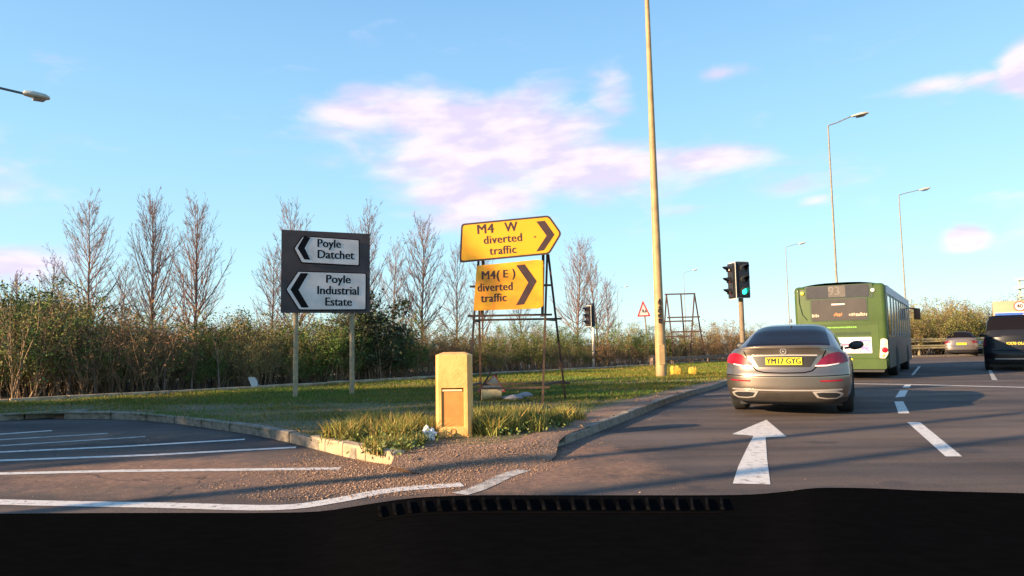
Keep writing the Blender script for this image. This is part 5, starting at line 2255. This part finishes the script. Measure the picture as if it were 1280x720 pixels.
# door mirrors
for sg in (-1, 1):
    bm = bmesh.new()
    bmesh.ops.create_uvsphere(bm, u_segments=16, v_segments=10, radius=1)
    for v in bm.verts:
        v.co = Vector((v.co.x * 0.13 + sg * 1.0, v.co.y * (0.09 if v.co.y > 0 else 0.03) + 3.02, v.co.z * 0.082 + 1.045 + 0.015 * sg * v.co.x))
    me = bpy.data.meshes.new('door_mirror')
    bm.to_mesh(me)
    bm.free()
    me.shade_smooth()
    me.materials.append(plastic)
    o = bpy.data.objects.new('door_mirror', me)
    COL.objects.link(o)
    o.parent = merc
    m = MB()
    m.beam((sg * 0.80, 3.03, 0.99), (sg * 0.95, 3.03, 1.01), 0.04)
    m.build('mirror_arm', plastic, o)
# window line trim
for sg in (-1, 1):
    m = MB()
    m.tube([C.cab(y, 0.05 if sg < 0 else math.pi - 0.05) + Vector((sg * 0.008, 0, 0)) for y in np.linspace(1.2, 3.5, 18)], 0.008, 5)
    m.build('window_trim', chrome, merc, smooth=True)
m = MB()
m.prism([(0, 0), (0.16, 0.0), (0.05, 0.06), (0.01, 0.06)], -0.012, 0.012, lambda a, d, b: (d, 1.75 + a, 1.462 + b))
m.build('aerial_fin', silver, merc)
# door seams and handles on the right
for sg in (-1, 1):
    for yy in (1.62, 2.62, 3.6):
        m = MB()
        pts = []
        for w_ in np.linspace(0.12, 0.97, 12):
            tt = yy / P_SAL['L']
            pts.append(C.body(sg, tt, w_) + Vector((sg * 0.001, 0, 0)))
        m.tube(pts, 0.004, 4)
        m.build('door_seam', seam, merc)
    for yy in (1.85, 2.85):
        q = C.body(sg, yy / P_SAL['L'], 0.84)
        m = MB()
        m.tube([(q.x + sg * 0.02, yy - 0.1, q.z), (q.x + sg * 0.035, yy, q.z), (q.x + sg * 0.02, yy + 0.1, q.z)], 0.014, 6)
        m.build('door_handle', silver, merc, smooth=True)

# ---------------- green single deck bus
gbus = M('bus_green', (0.055, 0.095, 0.020), 0.5, 0.0, var=0.15, scale=1.5, coat=0.15, spec=0.3)
gdark = M('bus_dark_green', (0.03, 0.06, 0.02), 0.4, var=0.15, coat=0.3)
gskirt = M('bus_skirt_grey_green', (0.05, 0.065, 0.05), 0.5, var=0.15)
bglass = M('bus_glass', (0.035, 0.03, 0.028), 0.08, spec=0.9, coat=0.6)
bgrey = M('destination_glass', (0.045, 0.04, 0.042), 0.25, var=0.1, coat=0.3)
roofw = M('bus_roof_pale', (0.52, 0.55, 0.56), 0.5, var=0.08)
pillar = M('window_pillar', (0.42, 0.42, 0.40), 0.5, var=0.1)
BPHI = R(32.4)
BR = Vector((10.78, 20.3, 0))                       # rear right corner on the road
rv = Vector((math.cos(BPHI), -math.sin(BPHI), 0))
BW, BL, BH = 1.25, 10.9, 2.86
bus = thing('bus', 'green single deck bus with a dark rear window and 93 on its rear display', 'bus', BR - rv * BW, heading(BPHI))


def bevbox(name, lo, hi, mat, parent, bev=0.02, seg=3, smooth=True):
    m = MB()
    m.box(lo, hi)
    return m.build(name, mat, parent, smooth=smooth, bevel=bev, seg=seg)


bb = bevbox('body', (-BW, 0, 0.30), (BW, BL, BH - 0.07), gbus, bus, 0.13, 5)
# slightly domed roof
m = MB()
rows = []
for y, k_ in ((0.10, 0.94), (0.16, 1.0), (0.4, 1.0), (BL - 0.3, 1.0), (BL - 0.08, 0.95)):
    rows.append([(x_ * (BW - 0.10) * k_, y, BH - 0.10 + 0.115 * (1 - abs(x_) ** 3) * k_) for x_ in np.linspace(-1, 1, 17)])
m.grid(rows)
m.build('roof_panel', gbus, bus, smooth=True)
for sg in (-1, 1):
    m = MB()
    m.prism([(0.14, 2.50), (BL - 0.2, 2.50), (BL - 0.2, 2.74), (0.2, 2.74)], 0, 0.012, lambda a, d, b: (sg * (BW + d), a, b))
    m.build('cantrail', roofw, bus)
    m = MB()
    m.prism([(0.12, 0.32), (BL - 0.1, 0.32), (BL - 0.1, 1.22), (0.12, 1.22)], 0, 0.010, lambda a, d, b: (sg * (BW + d), a, b))
    m.build('skirt', gskirt, bus)
    n_ = 9
    y0_, y1_ = 0.42, BL - 0.5
    for i in range(n_):
        a0 = y0_ + (y1_ - y0_) * i / n_
        a1 = y0_ + (y1_ - y0_) * (i + 1) / n_ - 0.16
        m = MB()
        m.prism(rounded([(a0, 1.28), (a1, 1.28), (a1, 2.42), (a0, 2.42)], 0.06), 0, 0.014, lambda a, d, b: (sg * (BW + d), a, b))
        m.build('side_window', bglass, bus)
        m = MB()
        m.prism([(a1 + 0.01, 1.24), (a1 + 0.15, 1.24), (a1 + 0.15, 2.48), (a1 + 0.01, 2.48)], 0, 0.030, lambda a, d, b: (sg * (BW + d), a, b))
        m.build('window_pillar', pillar, bus)
    for yc in (2.9, 8.2):
        m = MB()
        pts = [(yc + 0.56 * math.cos(t), 0.45 + 0.56 * math.sin(t)) for t in np.linspace(math.radians(-14), math.radians(194), 18)]
        m.prism(pts, 0, 0.014, lambda a, d, b: (sg * (BW + d), a, b))
        m.build('wheel_arch', plastic, bus)
        wheel(bus, sg * (BW - 0.12), yc, 0.48, 0.29, sg)
# interior colour seen through the side glass: seats
seat = M('bus_seat_blue', (0.04, 0.07, 0.25), 0.8, var=0.2)


# rear face
def rect(name, x0, x1, z0, z1, mat, parent=bus, d=0.012, r=0.03, y=0.0, label=None):
    m = MB()
    m.prism(rounded([(x0, z0), (x1, z0), (x1, z1), (x0, z1)], r), y - d, y + 0.01, lambda a, dd, b: (a, dd, b))
    o = m.build(name, mat, parent)
    if label:
        o['label'] = label
    return o


def bx2(px, py):
    """place in the enlargement of the bus rear (x 44..625 is the rear, y 70..665) -> metres"""
    return (px - 44) / (622 - 44) * 2.5 - 1.25, BH - 0.02 - (py - 68) / (662 - 68) * (BH - 0.32)


def r4(name, px0, py0, px1, py1, mat, **k):
    a, b = bx2(px0, py1), bx2(px1, py0)
    return rect(name, a[0], b[0], a[1], b[1], mat, **k)


r4('upper_surround', 120, 80, 548, 178, gdark, d=0.010, r=0.05)
dsp = r4('destination_display', 130, 84, 524, 170, bgrey, d=0.022, r=0.05)
dspn = r4('route_blind', 272, 86, 380, 164, M('route_blind_grey', (0.10, 0.085, 0.075), 0.6), d=0.026, r=0.02, parent=dsp)
a = bx2(310, 124)
num_m = M('route_number', (0.17, 0.15, 0.135), 0.6)
text('lettering', '93', 0.36, num_m, dsp, (a[0], -0.0275, a[1]), (1, 0, 0), (0, 0, 1), 0.001, 'CENTER', 1.0, 0, 0.95, bold=0.006)
r4('window_seal', 150, 172, 512, 332, gdark, d=0.012, r=0.05)
rwin = r4('rear_window', 158, 178, 504, 326, M('bus_rear_glass', (0.06, 0.042, 0.03), 0.25, var=0.15, scale=2, coat=0.6, spec=0.7), d=0.020, r=0.05)
a, b = bx2(288, 220), bx2(372, 210)
m = MB()
m.box((a[0], -0.0235, a[1]), (b[0], -0.019, b[1]))
m.build('window_sticker', s_white, rwin)
for px0 in (200, 330):
    a, b = bx2(px0, 206), bx2(px0 + 8, 186)
    m = MB()
    m.box((a[0], -0.0245, a[1]), (b[0], -0.019, b[1]))
    m.build('window_catch', plastic, rwin)
for px0 in (90, 536):
    a = bx2(px0 + 12, 128)
    m = MB()
    m.lathe([(0.055, 0), (0.055, -0.03), (0.03, -0.045)], 14, 'Y', (a[0], 0.0, a[1]))
    o = m.build('marker_lamp', M('marker_amber', (0.85, 0.62, 0.06), 0.3, coat=0.5) if px0 < 200 else M('marker_clear', (0.7, 0.68, 0.6), 0.3), bus, smooth=True)
rr = random.Random(12)  # reflections and seat tops in the glass, painted as tan and orange blobs
for (px0, px1, pyc, mm) in [(160, 202, 290, M('reflection_cream', (0.55, 0.42, 0.30), 0.5)), (300, 350, 286, M('reflection_orange', (0.50, 0.18, 0.06), 0.5)), (395, 500, 290, MC['reflection_cream'] if 'reflection_cream' in MC else None)]:
    m = MB()
    x_ = px0
    while x_ < px1:
        w_ = rr.uniform(6, 13)
        a, b = bx2(x_, pyc + rr.uniform(6, 14)), bx2(x_ + w_, pyc - rr.uniform(4, 14))
        m.box((a[0], -0.0245, a[1]), (b[0], -0.0215, b[1]))
        x_ += w_ + rr.uniform(2, 5)
    m.build('window_reflection', mm, rwin, bevel=0.001)
# shoulder band, grille, panel lines
a, b = bx2(120, 358), bx2(566, 350)
m = MB()
m.prism([(a[0], 0), (b[0], 0), (b[0], 0.02), (a[0], 0.02)], -0.02, 0.02, lambda x_, d, z_: (x_, d, a[1] + z_))
m.build('panel_lip', gbus, bus)
lime = M('lime_lettering', (0.22, 0.55, 0.06), 0.5)
a = bx2(335, 376)
text('lettering', 'greenline buses', 0.13, lime, bus, (a[0], -0.008, a[1]), (1, 0, 0), (0, 0, 1), 0.002, 'CENTER', 1.1, 0, 1.3) if False else None
a, b = bx2(240, 381), bx2(440, 372)
m = MB()
for k_ in range(15):
    t_ = k_ / 15
    x_ = a[0] + (b[0] - a[0]) * t_
    m.box((x_, -0.007, a[1] + 0.006 * (k_ % 2)), (x_ + (b[0] - a[0]) * 0.052, -0.001, b[1] - 0.008 * ((k_ * 7) % 3 == 0)))
m.build('lime_script', lime, bus)
for k_ in range(9):
    z_ = bx2(0, 412 + k_ * 2.6)[1]
    m = MB()
    m.box((bx2(150, 0)[0], -0.014 + 0.004 * (k_ % 2), z_), (bx2(520, 0)[0], -0.002, z_ + 0.007))
    m.build('grille_slat', gdark, bus)
r4('engine_door', 105, 352, 568, 590, gbus, d=0.006, r=0.02)
# advertisement panel with a flag-like print
ad = r4('advert_panel', 150, 446, 524, 556, M('advert_white', (0.66, 0.62, 0.66), 0.5, var=0.1, scale=8), d=0.018, r=0.02)
pur, adr = M('advert_purple', (0.30, 0.20, 0.50), 0.6), M('advert_red', (0.55, 0.12, 0.22), 0.6)


def adp(px, py):
    return bx2(px, py)


def strip(name, a, b, w_, mat, y=-0.0195):
    a, b = Vector(adp(*a)), Vector(adp(*b))
    t_ = (b - a).normalized()
    s_ = Vector((-t_.y, t_.x)) * w_ / 2
    m = MB()
    m.prism([tuple(a + s_), tuple(b + s_), tuple(b - s_), tuple(a - s_)], y - 0.0015, y, lambda x_, d, z_: (x_, d, z_))
    m.build(name, mat, ad)


strip('print_stroke', (430, 552), (516, 462), 0.035, pillar, -0.0195)
strip('print_stroke', (446, 552), (520, 476), 0.02, adr, -0.021)
strip('print_stroke', (430, 480), (510, 545), 0.05, pur, -0.0225)
strip('print_stroke', (452, 472), (516, 470), 0.05, pur, -0.024)
strip('print_stroke', (456, 520), (510, 520), 0.045, pur, -0.0255)
strip('print_stroke', (340, 538), (420, 532), 0.02, pillar, -0.0195)
strip('print_stroke', (250, 500), (400, 496), 0.05, adr, -0.021)
# lamp clusters
for sg in (-1, 1):
    P_ = [(600, 458), (628, 466), (622, 560), (600, 592), (566, 590), (578, 462)]
    P_ = [bx2(*q_) for q_ in P_]
    if sg < 0:
        P_ = [(-x_, z_) for x_, z_ in P_]
    P_ = [(max(min(x_, 1.235), -1.235), z_) for x_, z_ in P_]
    m = MB()
    m.prism(rounded(P_, 0.03), -0.03, 0.04, lambda x_, d, z_: (x_, d, z_))
    o = m.build('tail_light', M('lamp_surround_cream', (0.70, 0.60, 0.45), 0.4, var=0.1), bus)
    for py, rad, mm in ((488, 0.055, M('reversing_lens', (0.55, 0.5, 0.42), 0.3)), (535, 0.08, red_l), (572, 0.04, M('indicator_amber', (0.8, 0.35, 0.1), 0.3))):
        c_ = bx2(600 if py < 560 else 590, py)
        m = MB()
        m.lathe([(rad, 0), (rad, -0.012), (rad * 0.5, -0.02)], 16, 'Y', (c_[0] * sg, -0.03, c_[1]))
        m.build('lens', mm, o, smooth=True)
r4('bumper', 60, 598, 606, 664, gbus, d=0.03, r=0.06)
r4('under_bumper', 90, 664, 590, 684, plastic, d=0.004, r=0.02, y=0.03)
c_ = bx2(392, 590)
m = MB()
m.prism([(c_[0] - 0.06, c_[1] - 0.05), (c_[0] + 0.06, c_[1] - 0.05), (c_[0], c_[1] + 0.06)], -0.035, -0.03, lambda x_, d, z_: (x_, d, z_))
m.build('hazard_sticker', plate_y, bus)
m = MB()
m.tube([(bx2(78, 95)[0], -0.014, bx2(0, 95)[1]), (bx2(80, 200)[0], -0.014, bx2(0, 200)[1]), (bx2(96, 280)[0], -0.014, bx2(0, 280)[1]), (bx2(126, 318)[0], -0.014, bx2(0, 318)[1])], 0.012, 6)
m.build('cable', gdark, bus, smooth=True)
m = MB()
m.beam((BW - 0.1, BL - 0.1, 2.45), (BW + 0.28, BL + 0.05, 2.4), 0.05)
m.build('mirror_bracket', plastic, bus)
bevbox('wing_mirror', (BW + 0.16, BL + 0.02, 1.95), (BW + 0.40, BL + 0.14, 2.42), M('mirror_back_brown', (0.20, 0.07, 0.03), 0.5), bus, 0.03)
rect('windscreen', -1.1, 1.1, 1.1, 2.45, bglass, y=BL + 0.005, d=-0.006)
under = bevbox('chassis', (-1.05, 0.3, 0.22), (1.05, BL - 0.4, 0.34), plastic, bus, 0.02)


# ---------------- far silver crossover
def suv(name, label, pos, phi, paint, length, halfw, hb, roofh, plate_txt, wheel_r=0.35, white_plate=False, bumper=None, lights=True, van=False):
    rt_ = thing(name, label, 'car' if not van else 'van', pos, heading(phi))
    zt = hb
    P_ = dict(L=length, W=halfw, zb=0.26, cr=0.22, cf=0.3, tr=0.02, tf=0.1, crown=0.02, R=wheel_r, axles=(0.85, length - 0.95), Wc=halfw * 0.93, tum=0.06 if van else 0.2, nn=8 if van else 4.2,
              top=[(0, zt), (length * 0.7, zt - 0.02), (length * 0.8, zt - 0.05), (length, zt - 0.3)],
              rear=[(0.2, 0.08), (0.4, 0.0), (0.6, 0.0), (0.75, 0.05), (zt, 0.12)],
              front=[(0.2, 0.1), (0.5, 0.0), (0.8, 0.1), (1.1, 0.3)],
              side=[(0, 0.92), (0.15, 0.98), (0.5, 1.0), (0.8, 0.985), (1.0, 0.93)],
              roof=[(0.13, 0.0), (0.2, roofh * 0.35), (0.36 if van else 0.6, roofh * 0.94), (0.9, roofh), (length * 0.62, roofh), (length * 0.72, roofh * 0.7), (length * 0.84, 0.0)])
    c = Car(P_)
    c.build(rt_, paint)
    c.cabin(rt_, paint, (0.2, 0.40 if van else 0.62, lambda t: (0.42, math.pi - 0.42)), (length * 0.70, length * 0.81, lambda t: (0.4, math.pi - 0.4)), [(0.75, length * 0.34, 0.06, 0.3), (length * 0.36, length * 0.62, 0.06, 0.3)])
    for sg in (-1, 1):
        for yc in P_['axles']:
            wheel(rt_, sg * (halfw - 0.13), yc, wheel_r, 0.23, sg)
        f = (lambda P: P) if sg > 0 else mx_
        if lights:
            if van:
                c.patch('tail_light', f([(halfw * .9, hb + 0.0), (halfw * 1.06, hb - 0.02)]), f([(halfw * .9, 0.85), (halfw * 1.06, 0.85)]), red_d, rt_, off=0.01, n=4, k=4)
            else:
                c.patch('tail_light', f([(halfw * .62, hb - 0.06), (halfw * 1.08, hb - 0.08)]), f([(halfw * .66, hb - 0.2), (halfw * 1.08, hb - 0.24)]), red_d, rt_, off=0.01, n=6, k=3)
    c.patch('lower_bumper', [(-halfw * .9, 0.42), (halfw * .9, 0.42)], [(-halfw * .86, 0.28), (halfw * .86, 0.28)], bumper or plastic, rt_, off=0.012, n=16, k=2)
    return rt_, c


sv_m = car_paint('silver_mauve_paint', (0.20, 0.175, 0.165), 0.6, 0.35)
pos = G(1203, 446.5)
pos = AT(1203, 445, 45.0)
pos.z = 0
r1, c1 = suv('crossover_car', 'distant silver car with a dark rear window in front of the crash barrier', pos + Vector((0, 0, 0)), R(27), sv_m, 4.4, 0.93, 1.05, 0.55, '')
m = MB()
yy = c1.rp(0, 0.78, 0.02).y
m.box((-0.27, yy, 0.73), (0.27, yy + 0.03, 0.86))
m.build('number_plate', plate_y, r1)
c1.patch('tailgate_shadow_line', [(-0.8, 0.66), (0.8, 0.66)], [(-0.8, 0.63), (0.8, 0.63)], plastic, r1, off=0.006, n=12, k=1)

wh_m = car_paint('white_paint', (0.75, 0.75, 0.74), 0.0, 0.35)
pos = AT(1227, 440, 47.5)
pos.z = 0
r2, c2_ = suv('hatchback_car', 'white car mostly hidden between the distant silver car and the dark van', pos, R(33), wh_m, 4.1, 0.88, 0.95, 0.5, '')
m = MB()
yy = c2_.rp(0, 0.7, 0.02).y
m.box((-0.26, yy, 0.66), (0.26, yy + 0.03, 0.77))
m.build('number_plate', plate_y, r2)

bl_m = M('midnight_paint', (0.005, 0.0045, 0.007), 0.3, 0.0, coat=0.2, spec=0.3)
VPHI = R(36)
VD = 24.6
lft = AT(1229, 440, VD)
rvv = Vector((math.cos(VPHI), -math.sin(VPHI), 0))
posv = Vector((lft.x, VD, 0)) + rvv * 0.95
van, cv_ = suv('people_carrier', 'dark blue black van with silver lower bumper strip, cut by the right edge', posv, VPHI, bl_m, 5.0, 0.97, 1.18, 0.74, '', 0.34, van=True)
cv_.patch('bumper_strip', [(-0.62, 0.43), (0.62, 0.43)], [(-0.62, 0.39), (0.62, 0.39)], chrome, van, off=0.03, n=14, k=1, depth=0.02)
m = MB()
y0_ = cv_.rp(0, 0.93, 0.02).y
m.box((-0.29, y0_, 0.87), (0.29, y0_ + 0.03, 0.99))
o = m.build('number_plate', plastic, van)
text('lettering', 'KX70 OLA', 0.125, plate_y, o, (0, y0_ - 0.002, 0.93), (1, 0, 0), (0, 0, 1), 0.001, 'CENTER', 1.05, 0, 0.9, bold=0.003)
cv_.patch('tailgate_seam', [(-0.86, 0.70), (0.86, 0.70)], [(-0.86, 0.685), (0.86, 0.685)], seam, van, off=0.004, n=12, k=1, depth=0.004)
cv_.patch('tailgate_fold', [(-0.84, 1.10), (0.84, 1.10)], [(-0.84, 1.05), (0.84, 1.05)], bl_m, van, off=0.02, n=12, k=2, depth=0.02)
m = MB()
m.tube([cv_.cab(0.5, a) + Vector((0, 0, 0.015)) for a in np.linspace(0.7, math.pi - 0.7, 12)], 0.02, 6)
m.build('roof_spoiler', bl_m, van, smooth=True)

# ---------------- box lorry beyond the van
LPHI = R(34)
LD = 38.5
lft = AT(1245, 440, LD)
rl = Vector((math.cos(LPHI), -math.sin(LPHI), 0))
lorry = thing('box_lorry', 'beige box lorry with a 40 roundel and a blue panel on its back', 'lorry', Vector((lft.x, LD, 0)) + rl * 1.2, heading(LPHI))
lb = M('lorry_beige', (0.42, 0.27, 0.16), 0.6, var=0.1, scale=2)
lorry_top = AT(1262, 376, LD - 0.6).z
bevbox('cargo_box', (-1.2, 0, 0.95), (1.2, 6.0, lorry_top), lb, lorry, 0.03)
zb_, zt_ = AT(1262, 404, LD - 0.6).z, AT(1262, 391, LD - 0.6).z
rect('blue_panel', -1.12, 1.12, 1.3, zt_, M('lorry_blue', (0.02, 0.10, 0.42), 0.5, var=0.1), parent=lorry, d=0.012, r=0.02)
rect('white_edge', -1.15, 1.15, zt_ + 0.01, zt_ + 0.05, s_white, parent=lorry, d=0.02, r=0.01)
text('lettering', 'REMOVALS', 0.2, s_white, lorry, (0, -0.014, zt_ - 0.2), (1, 0, 0), (0, 0, 1), 0.002, 'CENTER') if False else None
m = MB()
for k_, (x_, w_, h_) in enumerate([(-0.95, 0.12, 0.10), (-0.80, 0.1, 0.12), (-0.66, 0.13, 0.09), (-0.48, 0.1, 0.11), (-0.33, 0.12, 0.1), (-0.14, 0.1, 0.1), (0.12, 0.15, 0.22), (0.32, 0.1, 0.28), (0.46, 0.16, 0.2), (0.68, 0.12, 0.16)]):
    m.box((x_, -0.016, zt_ - 0.30), (x_ + w_, -0.011, zt_ - 0.30 + h_))
m.build('white_print', s_white, lorry)
cz = (lorry_top + zt_) / 2 + 0.02
m = MB()
m.lathe([(0.27, 0), (0.27, -0.012)], 28, 'Y', (0.0, 0, cz))
rd = m.build('speed_roundel', s_red, lorry)
m = MB()
m.lathe([(0.215, -0.0125), (0.215, -0.016)], 28, 'Y', (0.0, 0, cz))
m.build('roundel_face', s_white, rd)
text('lettering', '40', 0.30, s_black, rd, (0, -0.0175, cz), (1, 0, 0), (0, 0, 1), 0.001, 'CENTER', 1.0, 0, 0.9, bold=0.012)
bevbox('chassis', (-1.0, 0.1, 0.5), (1.0, 7.6, 0.93), plastic, lorry, 0.02)
bevbox('cab', (-1.05, 6.2, 0.5), (1.05, 7.9, 2.5), wh_m, lorry, 0.15)
for sg in (-1, 1):
    for yc in (1.4, 7.0):
        wheel(lorry, sg * 0.95, yc, 0.45, 0.28, sg)
    rect('tail_light', sg * 0.95 - 0.12, sg * 0.95 + 0.12, 0.7, 0.82, red_l, parent=lorry, d=0.0, y=0.09)

# ---------------- the dashboard top of the car the picture is taken from
dash_m = M('dashboard_black', (0.0042, 0.004, 0.004), 1.0, var=0.12, scale=60, spec=0.0)
vent_m = M('vent_grey', (0.009, 0.0082, 0.008), 1.0, var=0.6, scale=14, spec=0.0)
dash = thing('dashboard', 'black dashboard top with a long ribbed demister vent along the bottom of the picture', 'dashboard', (0.05, 0.6, 0.9))
dl = dash.location


def DQ(px, py, Y):
    return AT(px, py, Y) - dl


edge = [(-160, 646), (0, 642), (200, 641), (330, 641), (400, 639), (455, 631), (520, 622), (600, 619), (700, 619), (800, 619), (880, 619), (940, 618), (985, 614), (1020, 610), (1080, 610), (1150, 613), (1220, 615), (1300, 617), (1440, 622)]
edge = [(p.x, p.y) for p in spline([Vector((a, b, 0)) for a, b in edge], 3)]
rows = []
for Y, dy in ((0.86, 14), (0.80, 3), (0.78, 0), (0.75, 1.5), (0.69, 14), (0.62, 30), (0.5, 62), (0.36, 130), (0.30, 210)):
    row = []
    for (a, b) in edge:
        row.append(DQ(a, b + dy, Y) if Y <= 0.78 else DQ(a, b, 0.78) + Vector((0, Y - 0.78, -0.02 if Y < 0.82 else -0.2)))
    rows.append(row)
m = MB()
m.grid(rows)
m.build('dash_top', dash_m, dash, smooth=True)
m = MB()
e2 = [(a, np.interp(a, [q_[0] for q_ in edge], [q_[1] for q_ in edge])) for a in np.linspace(470, 905, 24)]
m.tube([DQ(a, b + 20, 0.65) - Vector((0, 0, 0.0012)) for a, b in e2], 0.0006, 6)
m.build('vent_frame', dash_m, dash, smooth=True)
for k_ in range(24):
    a = 474 + k_ * 18.6
    b = np.interp(a, [q_[0] for q_ in edge], [q_[1] for q_ in edge])
    p_, q_ = DQ(a, b + 5, 0.728), DQ(a + 1.5, b + 18, 0.662)
    m = MB()
    n_ = Vector((0, 0.2, 1)).normalized() * 0.002
    w_ = Vector((0.0016, 0, 0))
    m.add([p_ - w_, p_ + w_, q_ + w_, q_ - w_, p_ - w_ + n_, p_ + w_ * 0.6 + n_, q_ + w_ * 0.6 + n_, q_ - w_ + n_], [(0, 1, 5, 4), (1, 2, 6, 5), (2, 3, 7, 6), (3, 0, 4, 7), (4, 5, 6, 7)])
    m.build('vent_slat', vent_m, dash)
